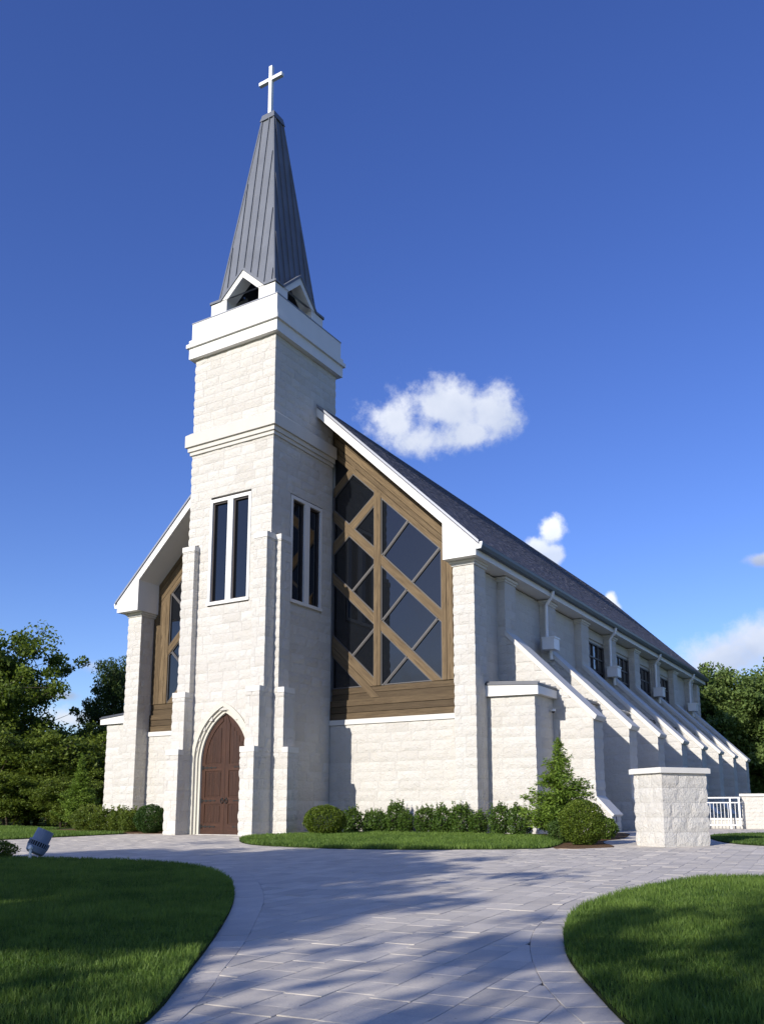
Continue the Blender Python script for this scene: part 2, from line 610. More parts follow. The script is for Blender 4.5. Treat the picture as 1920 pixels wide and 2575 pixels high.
def smooth_line(line, n=2):
    for _ in range(n):
        o = [line[0]]
        for p, q in zip(line[:-1], line[1:]):
            o += [(p[0]*.75+q[0]*.25, p[1]*.75+q[1]*.25), (p[0]*.25+q[0]*.75, p[1]*.25+q[1]*.75)]
        line = o+[line[-1]]
    return line


GUIDE_L, GUIDE_R = LAWN_L[1:-1], LAWN_R[:-2]
BORD_L, BORD_R = smooth_line(BORD_L), smooth_line(BORD_R)
LAWN_L = smooth_line(LAWN_L[:-1])+[LAWN_L[-1]]
LAWN_R = smooth_line(LAWN_R[:-1])+[LAWN_R[-1]]
LAWN_M, LAWN_BR = chaikin(LAWN_M), chaikin(LAWN_BR)
BED_M, BED_FL = chaikin(BED_M, 1), chaikin([(x if x > -11.3 else -11.3, y) for x, y in BED_FL if not (x == -13.5)]+[(-11.3, 3.2)][:0], 1)

drive = empty('driveway')
tag(drive, 'grey concrete paver driveway curving up to the church door', kind='structure')
bed = MB()
DRV = [(-40, -60), (40, -60), (40, 16), (-40, 16)]
ysb = [-60, -40, 6, 16]
for j in range(3):
    bed.add([(-11.8, ysb[j], gz(ysb[j])-.012), (40, ysb[j], gz(ysb[j])-.012), (40, ysb[j+1], gz(ysb[j+1])-.012), (-11.8, ysb[j+1], gz(ysb[j+1])-.012)], [(0, 1, 2, 3)])
bed.build('joint_sand', M['sand'], drive)


def inside(poly, X, Y):
    X, Y = np.asarray(X), np.asarray(Y)
    c = np.zeros(X.shape, bool)
    n = len(poly)
    for i in range(n):
        (x0, y0), (x1, y1) = poly[i], poly[(i+1) % n]
        if y0 == y1:
            continue
        t = ((y0 > Y) != (y1 > Y)) & (X < (x1-x0)*(Y-y0)/(y1-y0)+x0)
        c ^= t
    return c


def offpoly(line_in, line_out):
    return list(line_in)+list(line_out)[::-1]


FULL_L = BORD_L+[(-14, -23)]
FULL_R = BORD_R+[(30, -21)]
# paver rows run at 95 degrees; work in a turned frame (a along the row, b across)
PA = R(95.)
ca, sa = math.cos(PA), math.sin(PA)


def ab2xy(a, b):
    return a*ca+b*sa, a*sa-b*ca


def edge_clip(poly, region):
    """is the (x,y) quad wholly outside region"""
    return


ROW = .243
pav_boxes = []
prg = random.Random(3)
for ib in range(-40, 110):
    b0 = 2.0+ib*ROW
    a = -26.0+prg.random()*.3
    while a < 17:
        L = prg.choice((.20, .26, .30, .34, .40, .42))*prg.uniform(.97, 1.03)
        cx, cy = ab2xy(a+L/2, b0+ROW/2)
        dx, dy = cx-CAM[0], cy-CAM[1]
        dep = dx*FWD[0]+dy*FWD[1]
        lat = dx*RGT[0]+dy*RGT[1]
        if dep > -1.5 and abs(lat) < .52*max(dep, 0)+2.5 and cy < 13.5 and cx > -14:
            pav_boxes.append((a, a+L, b0, b0+ROW, cx, cy, dep))
        a += L
pb = np.array(pav_boxes)
cxs, cys = pb[:, 4], pb[:, 5]


def poly_sdist(poly, X, Y):
    """signed-ish distance: negative inside"""
    d = np.full(X.shape, 1e9)
    n = len(poly)
    for i in range(n):
        (x0, y0), (x1, y1) = poly[i], poly[(i+1) % n]
        ex, ey = x1-x0, y1-y0
        t = np.clip(((X-x0)*ex+(Y-y0)*ey)/(ex*ex+ey*ey+1e-12), 0, 1)
        d = np.minimum(d, np.hypot(X-x0-t*ex, Y-y0-t*ey))
    return np.where(inside(poly, X, Y), -d, d)


HOLES = [FULL_L, FULL_R, LAWN_M, BED_M, LAWN_FL, BED_FL, LAWN_BR]
keep = np.ones(len(pb), bool)
sdmin = np.full(len(pb), 1e9)
for h in HOLES:
    sd = poly_sdist(h, cxs, cys)
    sdmin = np.minimum(sdmin, sd)
keep &= sdmin > -.22
foot = [(XC-7.3, 3.3), (XC+7.3, 3.3), (8.3, 5.0), (8.3, 34), (-11, 34), (-11, 3.3)]
keep &= ~inside(foot, cxs, cys)
keep &= ~((cxs > -3.4) & (cxs < 0) & (cys > .3))


def line_clip_quad(quad, poly):
    """clip a small quad by the nearest edge of poly (keeps the part outside)"""
    cx = sum(q[0] for q in quad)/4
    cy = sum(q[1] for q in quad)/4
    best = None
    n = len(poly)
    for i in range(n):
        (x0, y0), (x1, y1) = poly[i], poly[(i+1) % n]
        ex, ey = x1-x0, y1-y0
        l2 = ex*ex+ey*ey
        if l2 == 0:
            continue
        t = max(0, min(1, ((cx-x0)*ex+(cy-y0)*ey)/l2))
        d = math.hypot(cx-x0-t*ex, cy-y0-t*ey)
        if best is None or d < best[0]:
            best = (d, x0, y0, ex, ey)
    d, x0, y0, ex, ey = best
    nx, ny = ey, -ex
    l = math.hypot(nx, ny)
    nx, ny = nx/l, ny/l
    # which side is outside
    mx, my = x0+ex/2, y0+ey/2
    if not bool(inside(poly, np.array([mx+nx*.03]), np.array([my+ny*.03]))[0]):
        nx, ny = -nx, -ny      # n points inside
    return clip(quad, nx, ny, nx*x0+ny*y0+.001)


def paver_solid(quad, rg, rise):
    """a bevel-topped slab from a convex xy polygon: verts, faces"""
    n = len(quad)
    cx = sum(q[0] for q in quad)/n
    cy = sum(q[1] for q in quad)/n
    g = .0022
    ins = .005

    def shrink(q, d):
        vx, vy = cx-q[0], cy-q[1]
        l = math.hypot(vx, vy)+1e-9
        return (q[0]+vx/l*d, q[1]+vy/l*d)
    tx, ty = rg.uniform(-.006, .006), rg.uniform(-.006, .006)

    def z(q):
        return float(gz(q[1]))+rise+tx*(q[0]-cx)+ty*(q[1]-cy)
    o = [shrink(q, g*1.4) for q in quad]
    i = [shrink(q, (g+ins)*1.4) for q in quad]
    v = [(p[0], p[1], z(p)) for p in i]+[(p[0], p[1], z(p)-.0017) for p in o]+[(p[0], p[1], z(p)-.03) for p in o]
    f = [tuple(range(n))]
    for k in range(n):
        k2 = (k+1) % n
        f.append((k, n+k, n+k2, k2))
        f.append((n+k, 2*n+k, 2*n+k2, n+k2))
    return v, f


prg = random.Random(5)
order = np.argsort(pb[:, 6])
field = MB()
nind = 0
for i in order:
    if not keep[i]:
        continue
    a0, a1, b0, b1, cx, cy, dep = pb[i]
    quad = [ab2xy(a0, b0), ab2xy(a1, b0), ab2xy(a1, b1), ab2xy(a0, b1)]
    if sdmin[i] < .32:
        for h in HOLES:
            s = poly_sdist(h, np.array([q[0] for q in quad]), np.array([q[1] for q in quad]))
            if s.min() < .02:
                quad = line_clip_quad(quad, h)
                if len(quad) < 3:
                    break
    if len(quad) < 3:
        continue
    ar = abs(sum(quad[k][0]*quad[(k+1) % len(quad)][1]-quad[(k+1) % len(quad)][0]*quad[k][1] for k in range(len(quad))))/2
    if ar < .004:
        continue
    v, f = paver_solid(quad, prg, prg.uniform(-.002, .002))
    tone = min(1, max(0, prg.gauss(.5, .3)))
    lat = (cx-CAM[0])*RGT[0]+(cy-CAM[1])*RGT[1]
    if nind < 300 and dep > 3.6 and abs(lat) < .44*dep+.2:
        MB().add(v, f, tone).build('paver', M['paver'], drive)
        nind += 1
    else:
        field.add(v, f, tone)
field.build('paver_field', M['paver'], drive)['kind'] = 'stuff'


def resample(line, step):
    pts = [np.array(p, float) for p in line]
    out = [pts[0]]
    acc = 0.
    for p, q in zip(pts[:-1], pts[1:]):
        l = np.linalg.norm(q-p)
        pos = step-acc
        while pos <= l:
            out.append(p+(q-p)*pos/l)
            pos += step
        acc = (acc+l) % step
    return out


def border(inner, outer, step):
    """soldier course between two guide lines"""
    li = resample(smooth_line(inner), .02)
    lo = np.array(resample(outer, .02))
    k = max(1, int(step/.02))
    pi = li[::k]
    po = []
    for p in pi:
        d = np.hypot(lo[:, 0]-p[0], lo[:, 1]-p[1])
        po.append(lo[int(d.argmin())])
    for a, b, c, d in zip(pi[:-1], pi[1:], po[1:], po[:-1]):
        quad = [tuple(a), tuple(b), tuple(c), tuple(d)]
        cx, cy = (a[0]+c[0])/2, (a[1]+c[1])/2
        dep = (cx-CAM[0])*FWD[0]+(cy-CAM[1])*FWD[1]
        if dep < -1 or np.linalg.norm(c-d) < .02:
            continue
        v, f = paver_solid(quad, prg, prg.uniform(-.0015, .0015))
        MB().add(v, f, min(1, max(0, prg.gauss(.55, .3)))).build('border_paver', M['paver'], drive)


border(GUIDE_L, BORD_L, .30)
border(GUIDE_R, BORD_R, .30)

for nm, poly, lab in (('front_lawn', LAWN_L, 'grass lawn left of the driveway'), ('right_lawn', LAWN_R, 'grass lawn right of the driveway'), ('church_lawn', LAWN_M, 'lawn strip below the gable wall'),
                      ('far_lawn', LAWN_FL, 'lawn in front of the left shrubs'), ('back_lawn', LAWN_BR, 'small lawn behind the stone pier')):
    sheet(nm, poly, .02, M['soil'], th=.08)
sheet('planting_bed', BED_M, .012, M['mulch'], th=.06)
sheet('planting_bed', BED_FL, .012, M['mulch'], th=.06)


def blades(name, poly, dens, hgt, wid, material, label, bbox=None, edge=.0, near=None, seed=1):
    rg = np.random.default_rng(seed)
    P = np.array(poly)
    x0, y0 = P.min(0)-.05
    x1, y1 = P.max(0)+.05
    if bbox:
        x0, y0, x1, y1 = max(x0, bbox[0]), max(y0, bbox[1]), min(x1, bbox[2]), min(y1, bbox[3])
    n = int((x1-x0)*(y1-y0)*dens)
    X, Y = rg.uniform(x0, x1, n), rg.uniform(y0, y1, n)
    ok = inside(poly, X, Y)
    dep = (X-CAM[0])*FWD[0]+(Y-CAM[1])*FWD[1]
    lat = (X-CAM[0])*RGT[0]+(Y-CAM[1])*RGT[1]
    ok &= (dep > 1.2) & (np.abs(lat) < .48*dep+3.2)
    if near:
        pr = np.clip((near/np.maximum(dep, .1))**1.3, .12, 1.)
        ok &= rg.random(n) < pr
    X, Y, dep = X[ok], Y[ok], dep[ok]
    n = len(X)
    sc_ = np.clip(dep/near, 1, 3.)**.5 if near else np.ones(n)
    patch = vnoise(np.stack([X*1.3, Y*1.3, X*0], 1))
    fine = vnoise(np.stack([X*6, Y*6, X*0+5], 1))
    h = hgt*(.45+.75*rg.random(n)**2+.45*fine)*(.8+.4*patch)
    wd = wid*(.7+.6*rg.random(n))*sc_
    th = rg.uniform(0, 2*np.pi, n)
    lean = hgt*(.15+.75*rg.random(n)**1.5)
    la = rg.uniform(0, 2*np.pi, n)
    Z = gz(Y)+.015
    ex, ey = np.cos(th)*wd/2, np.sin(th)*wd/2
    lx, ly = np.cos(la)*lean, np.sin(la)*lean
    V = np.empty((n, 5, 3))
    V[:, 0] = np.stack([X-ex, Y-ey, Z], 1)
    V[:, 1] = np.stack([X+ex, Y+ey, Z], 1)
    V[:, 2] = np.stack([X+ex*.8+lx*.35, Y+ey*.8+ly*.35, Z+h*.6], 1)
    V[:, 3] = np.stack([X-ex*.8+lx*.35, Y-ey*.8+ly*.35, Z+h*.6], 1)
    V[:, 4] = np.stack([X+lx, Y+ly, Z+h], 1)
    idx = np.arange(n)[:, None]*5
    T = np.concatenate([idx+np.array([[0, 1, 2]]), idx+np.array([[0, 2, 3]]), idx+np.array([[3, 2, 4]])], 0)
    tone = np.clip(.45+.5*(patch-.5)+.6*(fine-.5)+rg.normal(0, .16, n), 0, 1)
    dry = rg.random(n) < .05
    tone[dry] = 1.
    me = mesh_np(name, V.reshape(-1, 3), T, material, np.tile(tone, 3))
    return tag(link(name, me), label, kind='stuff')


blades('grass', LAWN_L, 7600, .052, .0048, M['grass'], 'mown grass of the lawn left of the driveway', (-3, -19, 14, -9), near=5.5, seed=2)
blades('grass', LAWN_R, 7600, .052, .0048, M['grass'], 'mown grass of the lawn right of the driveway', (13, -19, 27, -8), near=5.5, seed=3)
blades('grass', LAWN_M, 1500, .075, .013, M['grass'], 'mown grass strip along the foot of the church', seed=4)
blades('grass', LAWN_FL, 900, .075, .014, M['grass'], 'mown grass in front of the shrubs left of the church', (-22, -9, -5, 4), seed=5)
blades('grass', LAWN_BR, 900, .04, .016, M['turf'], 'short flat grass of the small lawn behind the stone pier', (11, -3.2, 25, 7), seed=6)

# ---------------------------------------------------------------- church
church = empty('church', (XC, 0, 0))
tag(church, 'white limestone church with a square bell tower, grey metal spire and steep shingle roof', 'church')


def cpart(mb, name, material, parent=None, smooth=False, kind=None):
    """part of the church given in world coordinates"""
    o = mb.build(name, material, None, smooth)
    o.parent = parent if parent is not None else church
    if parent is None:
        o.matrix_parent_inverse = Matrix.Translation((-XC, 0, 0))
    if kind:
        o['kind'] = kind
    return o


CRS, COFF = .3048, .12
STONES = []      # (score, verts, faces, tone)
mortar = MB()
srg = random.Random(21)


def stone_grid(O, U, N, u0, u1, z0, z1, rough, endl, endr, seed, flat=.35):
    """rock-faced block: pillowed, uneven front on a shallow box"""
    w_, h_ = u1-u0, z1-z0
    nu = 5 if w_ > .62 else (4 if w_ > .34 else (3 if w_ > .2 else 2))
    nv = 3
    us = np.linspace(0, 1, nu+1)
    vs = np.linspace(0, 1, nv+1)
    uu, vv = np.meshgrid(us, vs)
    uu, vv = uu.ravel(), vv.ravel()
    inner_u = (uu > 0) & (uu < 1)
    inner_v = (vv > 0) & (vv < 1)
    ju = np.where(inner_u, (np.array([srg.random() for _ in uu])-.5)*.5/nu, 0)
    jv = np.where(inner_v, (np.array([srg.random() for _ in vv])-.5)*.5/nv, 0)
    uq, vq = uu+ju, vv+jv
    X = O[None, :]+U[None, :]*(u0+uq*w_)[:, None]
    X[:, 2] = z0+vq*h_
    nz = vnoise(X*3.3+17.)*.6+vnoise(X*8.1+3.)*.4+(seed-.5)*.35
    corner = ((uu == 0) & endl) | ((uu == 1) & endr)
    edge = (~(inner_u & inner_v)) & ~(corner & inner_v)
    disp = np.where(edge, .008+.010*nz*flat, .010+rough*.85*nz)
    X = X+N[None, :]*disp[:, None]
    if endl or endr:
        side = np.where((uu == 0) & endl, -1., 0.)+np.where((uu == 1) & endr, 1., 0.)
        off = side*(.004+rough*1.0*nz)*np.where(inner_v, 1, .35)
        X = X+U[None, :]*off[:, None]
    n0 = len(X)
    F = []
    for j in range(nv):
        for i in range(nu):
            a = j*(nu+1)+i
            F.append((a, a+1, a+nu+2, a+nu+1))
    ring = list(range(nu+1))+[j*(nu+1)+nu for j in range(1, nv+1)]+[nv*(nu+1)+i for i in range(nu-1, -1, -1)]+[j*(nu+1) for j in range(nv-1, 0, -1)]
    back = X[ring]-N[None, :]*.05
    V = np.concatenate([X, back])
    m = len(ring)
    for k in range(m):
        k2 = (k+1) % m
        F.append((ring[k], n0+k, n0+k2, ring[k2]))
    return V, F


def stone_poly(O, U, N, poly, rough, seed):
    """rock-faced block with a cut outline"""
    n = len(poly)
    cu = sum(p[0] for p in poly)/n
    cz = sum(p[1] for p in poly)/n
    V = []
    for k in (0, 1, 2):
        for p in poly:
            s = (1., 1., .72)[k]
            q = (cu+(p[0]-cu)*s, cz+(p[1]-cz)*s)
            X = O+U*q[0]
            X = np.array([X[0], X[1], q[1]])
            nz = float(vnoise(X[None, :]*3.3+17.)[0])*.6+float(vnoise(X[None, :]*8.1)[0])*.4+(seed-.5)*.35
            d = (-.05, .008, .010+rough*.8*nz)[k]
            V.append(X+N*d)
    X = O+U*cu
    X = np.array([X[0], X[1], cz])
    V.append(X+N*(.014+rough*.6))
    F = []
    for k in range(n):
        k2 = (k+1) % n
        F += [(k, k2, n+k2, n+k), (n+k, n+k2, 2*n+k2, 2*n+k), (2*n+k, 2*n+k2, 3*n)]
    return np.array(V), F


def wall(O, U, N, u0, u1, z0, z1, excl=None, cl=False, cr=False, cuts=(), rough=.03, wmin=.40, wmax=.92, score=1., off=COFF):
    """one face of coursed stone. O origin (x,y), U direction, N outward normal; excl(za,zb)->[(ua,ub)]"""
    O = np.array([O[0], O[1], 0.])
    U = np.array([U[0], U[1], 0.])
    N = np.array([N[0], N[1], 0.])
    G = .0028
    k = math.floor((z0-off)/CRS)
    while off+k*CRS < z1-.02:
        za, zb = max(z0, off+k*CRS), min(z1, off+(k+1)*CRS)
        k += 1
        if zb-za < .04:
            continue
        holes = sorted(excl(za, zb)) if excl else []
        spans = []
        c = u0
        for a, b in holes:
            if a > c+.03:
                spans.append((c, min(a, u1)))
            c = max(c, b)
        if c < u1-.03:
            spans.append((c, u1))
        for a, b in spans:
            # mortar sheet just behind the faces
            mp = [(a, za), (b, za), (b, zb), (a, zb)]
            for ct in cuts:
                mp = clip(mp, *ct)
            if len(mp) >= 3:
                mortar.add([O+U*p[0]+np.array([0, 0, p[1]])+N*.003 for p in mp], [tuple(range(len(mp)))], .6)
            x = a
            js = [a]
            first = True
            while x < b:
                L = srg.uniform(wmin, wmax)
                if first:
                    L *= srg.choice((.35, .6, .8, 1.))
                    first = False
                if b-(x+L) < wmin*.45:
                    L = b-x
                x += L
                js.append(min(x, b))
            if len(js) > 2 and js[-1]-js[-2] < .12:
                js.pop(-2)
            for p, q in zip(js[:-1], js[1:]):
                el, er = cl and abs(p-u0) < 1e-6, cr and abs(q-u1) < 1e-6
                up, uq = p+(0 if el else G), q-(0 if er else G)
                if uq-up < .03:
                    continue
                ln = np.hypot(*(1., 0.))
                sd = srg.random()
                tone = min(1, max(0, srg.gauss(.62, .26)))
                poly = [(up, za+G), (uq, za+G), (uq, zb-G), (up, zb-G)]
                cut = poly
                for ct in cuts:
                    cut = clip(cut, *ct)
                if len(cut) < 3:
                    continue
                area = abs(sum(cut[i][0]*cut[(i+1) % len(cut)][1]-cut[(i+1) % len(cut)][0]*cut[i][1] for i in range(len(cut))))/2
                if area < .004:
                    continue
                if len(cut) == 4 and cut == poly:
                    V, F = stone_grid(O, U, N, up, uq, za+G, zb-G, rough, el, er, sd)
                else:
                    V, F = stone_poly(O, U, N, cut, rough, sd)
                cen = V.mean(0)
                vd = CAM-cen
                dist = np.linalg.norm(vd)
                facing = max(0., float(N@vd)/dist)
                STONES.append((area*facing/dist**2*score, V, F, tone))


def ivals(*spec):
    """exclusion helper from (ua, ub, za, zb) rectangles"""
    def f(za, zb):
        return [(a, b) for a, b, c, d in spec if zb > c+.02 and za < d-.02]
    return f


# --- tower shaft
TZ = 15.9
core = MB()
core.box(-TW+.05, .24, 0, -.24, TD+.10, TZ)
core.box(-.24, .24, 0, -.05, .95, TZ)
core.box(-.24, 2.69, 0, -.05, TD+.10, TZ)
core.box(-.24, .95, 0, -.05, 2.69, 7.25)
core.box(-.24, .95, 10.7, -.05, 2.69, TZ)
cpart(core, 'tower_core', M['mortar'])
SPR, RIN, CEN = 2.2, 1.691, .741       # door arch: springing, radius, centre offset


def arch_half(z, extra):
    if z <= SPR:
        return .95+extra
    q = (RIN+extra)**2-(z-SPR)**2
    return math.sqrt(q)-CEN if q > CEN*CEN else 0.


def t1_excl(za, zb):
    h = []
    zm = (za+zb)/2
    if za < 4.02:
        hw = max(arch_half(zm, .16), arch_half(zb, .12))
        if hw > 0:
            h.append((XC-hw, XC+hw))
    if zb > 7.17 and za < 10.69:
        h.append((-1.66-.84, -1.66+.84))
    if za < 9.0:
        h += [(-3.5, -2.97), (-.44, .1)]
    return h


wall((0, 0), (1, 0), (0, -1), -TW, 0, 0, TZ, t1_excl, True, True)
wall((0, 0), (0, 1), (1, 0), 0, TD, 0, 13.836, ivals((.24, .68, 0, 9.0), (.94, 2.70, 7.20, 10.75)), True, False, rough=.034)
wall((0, 0), (0, 1), (1, 0), 0, TD+.12, 13.836, TZ, None, True, True, off=COFF+.0, rough=.034)
wall((-TW, 0), (0, 1), (-1, 0), 0, TD, 0, TZ, ivals((.24, .68, 0, 9.0)), True, True, score=0)
wall((-TW, TD+.12), (1, 0), (0, 1), 0, TW, 14.3, TZ, None, True, True, score=0)


# --- stepped corner buttresses of the tower
def arm(x0, x1, y0, y1, axis, sgn, projs, nm):
    """front arm (axis y) or side arm (axis x) in three tiers with cast caps"""
    tiers = ((0., 2.42, projs[0]), (2.42, 4.22, projs[1]), (4.22, 9.02, projs[2]))
    cm = MB()
    caps = []
    for i, (za, zb, p) in enumerate(tiers):
        if axis == 'y':
            cm.box(x0+.04, -p+.04, za, x1-.04, .3, zb)
            wall((x0, -p), (1, 0), (0, -1), 0, x1-x0, za, zb, None, True, True, wmin=.26, wmax=.5)
            wall((x1, -p), (0, 1), (1, 0), 0, p+.24 if x1 > -1 else p, za, zb, None, True, False, wmin=.28, wmax=.6)
            wall((x0, 0), (0, -1), (-1, 0), 0, p, za, zb, None, False, True, wmin=.28, wmax=.6, score=0)
            o = .03
            cpm = MB()
            caps.append(cpm)
            cpm.box(x0-o, -p-o, zb, x1+o, .20 if i == 2 else -projs[i+1], zb+.165)
        else:
            e0, e1 = (0., p) if sgn > 0 else (-TW-p, -TW)
            cm.box(min(e0, e1)-(.0 if sgn > 0 else -.04)+(-.3 if sgn > 0 else 0), y0+.04, za, max(e0, e1)+(-.04 if sgn > 0 else .3), y1-.04, zb)
            if sgn > 0:
                wall((0, y0), (1, 0), (0, -1), 0, p, za, zb, None, False, True, wmin=.26, wmax=.5)
                wall((p, y0), (0, 1), (1, 0), 0, y1-y0, za, zb, None, True, True, wmin=.26, wmax=.5)
                wall((p, y1), (-1, 0), (0, 1), 0, p, za, zb, None, True, False, score=0)
                cpm = MB()
                caps.append(cpm)
                cpm.box(0 if i == 2 else projs[i+1], y0-.03, zb, p+.03, y1+.03, zb+.165)
            else:
                wall((-TW-p, y0), (1, 0), (0, -1), 0, p, za, zb, None, True, False, wmin=.26, wmax=.5)
                wall((-TW-p, y1), (0, -1), (-1, 0), 0, y1-y0, za, zb, None, True, True, score=0)
                cpm = MB()
                caps.append(cpm)
                cpm.box(-TW-p-.03, y0-.03, zb, -TW if i == 2 else -TW-projs[i+1], y1+.03, zb+.165)
    b = cpart(cm, 'tower_buttress', M['mortar'])
    for cpm in caps:
        cpart(cpm, 'buttress_cap', M['cast'], b)


PR = (.60, .41, .22)
arm(-.46, .02, 0, 0, 'y', 1, PR, 'r')
arm(-3.43, -2.95, 0, 0, 'y', 1, PR, 'l')
arm(0, 0, .22, .70, 'x', 1, (.62, .44, .22), 'sr')
arm(0, 0, .22, .70, 'x', -1, (.62, .44, .22), 'sl')


def ring_box(mb, e, z0, z1, ymax=None, tone=.5, e2=None):
    """square band round the tower, e proud of the face (e2 at the top for a splay)"""
    e2 = e if e2 is None else e2
    yb = TD+.12
    v = []
    for z, q in ((z0, e), (z1, e2)):
        y1 = (yb+q) if ymax is None else ymax
        v += [(-TW-q, -q, z), (q, -q, z), (q, y1, z), (-TW-q, y1, z)]
    mb.add(v, [(0, 3, 2, 1), (4, 5, 6, 7), (0, 1, 5, 4), (1, 2, 6, 5), (2, 3, 7, 6), (3, 0, 4, 7)], tone)


s = MB()
ring_box(s, .20, 12.69, 13.10, TD-.02)
ring_box(s, .20, 13.10, 13.22, TD-.02, e2=.06)
ring_box(s, .13, 12.54, 12.69, TD-.02)
ring_box(s, .075, 12.42, 12.54, TD-.02)
cpart(s, 'string_course', M['band'])
s = MB()
ring_box(s, .19, 15.88, 16.27)
ring_box(s, .268, 16.27, 16.40)
ring_box(s, .20, 16.40, 16.56)
cpart(s, 'cornice', M['trim'])
s = MB()
ring_box(s, .134, 16.56, 17.19)
cpart(s, 'parapet', M['trim'])
s = MB()
ring_box(s, .15, 17.19, 17.225)
cpart(s, 'parapet_flashing', M['drip'])

# --- tower windows
for face in ('front', 'side'):
    fr, br, panes = MB(), MB(), []
    if face == 'front':
        c0, zA, zB = -1.66, 7.27, 10.59
        half = ((-.75, -.11), (.11, .75))
        pl = lambda u, d, z: (c0+u, d, z)
    else:
        c0, zA, zB = 1.82, 7.31, 10.63
        half = ((-.76, -.12), (.15, .76))
        pl = lambda u, d, z: (-d, c0+u, z)

    def bx(mb, ua, ub, da, db, za, zb):
        v = [pl(ua, da, za), pl(ub, da, za), pl(ub, db, za), pl(ua, db, za), pl(ua, da, zb), pl(ub, da, zb), pl(ub, db, zb), pl(ua, db, zb)]
        mb.add(v, [(0, 3, 2, 1), (4, 5, 6, 7), (0, 1, 5, 4), (1, 2, 6, 5), (2, 3, 7, 6), (3, 0, 4, 7)])
    bx(fr, -.85, half[0][0], -.035, .2, zA, zB)
    bx(fr, half[1][1], .85, -.035, .2, zA, zB)
    bx(fr, half[0][1], half[1][0], -.033, .2, zA, zB)
    bx(fr, -.85, .85, -.035, .2, zB, zB+.11)
    bx(fr, -.87, .87, -.06, .2, zA-.10, zA)
    wobj = cpart(fr, 'tower_window', M['trim'])
    for ua, ub in half:
        bz = MB()
        bx(bz, ua, ua+.05, .03, .2, zA, zB)
        bx(bz, ub-.05, ub, .03, .2, zA, zB)
        bx(bz, ua+.05, ub-.05, .03, .2, zB-.05, zB)
        bx(bz, ua+.05, ub-.05, .03, .2, zA, zA+.05)
        cpart(bz, 'sash', M['bronze'], wobj)
        g = MB()
        bx(g, ua+.05, ub-.05, .10, .12, zA+.05, zB-.05)
        cpart(g, 'pane', M['glass'], wobj)


# --- arched doorway
def arch_pts(extra, n=14, z0=0.):
    pts = [(XC-.95-extra, z0)]
    r = RIN+extra
    a_end = math.acos(CEN/r)
    for i in range(n+1):
        a = a_end*i/n
        pts.append((XC+CEN-r*math.cos(a), SPR+r*math.sin(a)))
    right = [(2*XC-x, z) for x, z in pts[::-1]]
    return pts[:-1]+[(XC, SPR+r*math.sin(a_end))]+right[1:]


def arch_ring(mb, e_out, e_in, y0, y1, tone=.5):
    o, i = arch_pts(e_out), arch_pts(e_in)
    n = len(o)
    v = [(x, y0, z) for x, z in o]+[(x, y0, z) for x, z in i]+[(x, y1, z) for x, z in o]+[(x, y1, z) for x, z in i]
    f = []
    for k in range(n-1):
        f += [(k, k+1, n+k+1, n+k), (n+k, n+k+1, 3*n+k+1, 3*n+k), (k, 2*n+k, 2*n+k+1, k+1)]
    mb.add(v, f, tone)


rings = ((.30, .165, -.06, .25), (.162, .085, .02, .25), (.082, .0, .08, .25))
dsur = None
for k, (eo, ei, y0, y1) in enumerate(rings):
    a = MB()
    arch_ring(a, eo, ei, y0, y1)
    if dsur is None:
        dsur = cpart(a, 'door_surround', M['archstone'])
    else:
        cpart(a, 'arch_order', M['archstone'], dsur)
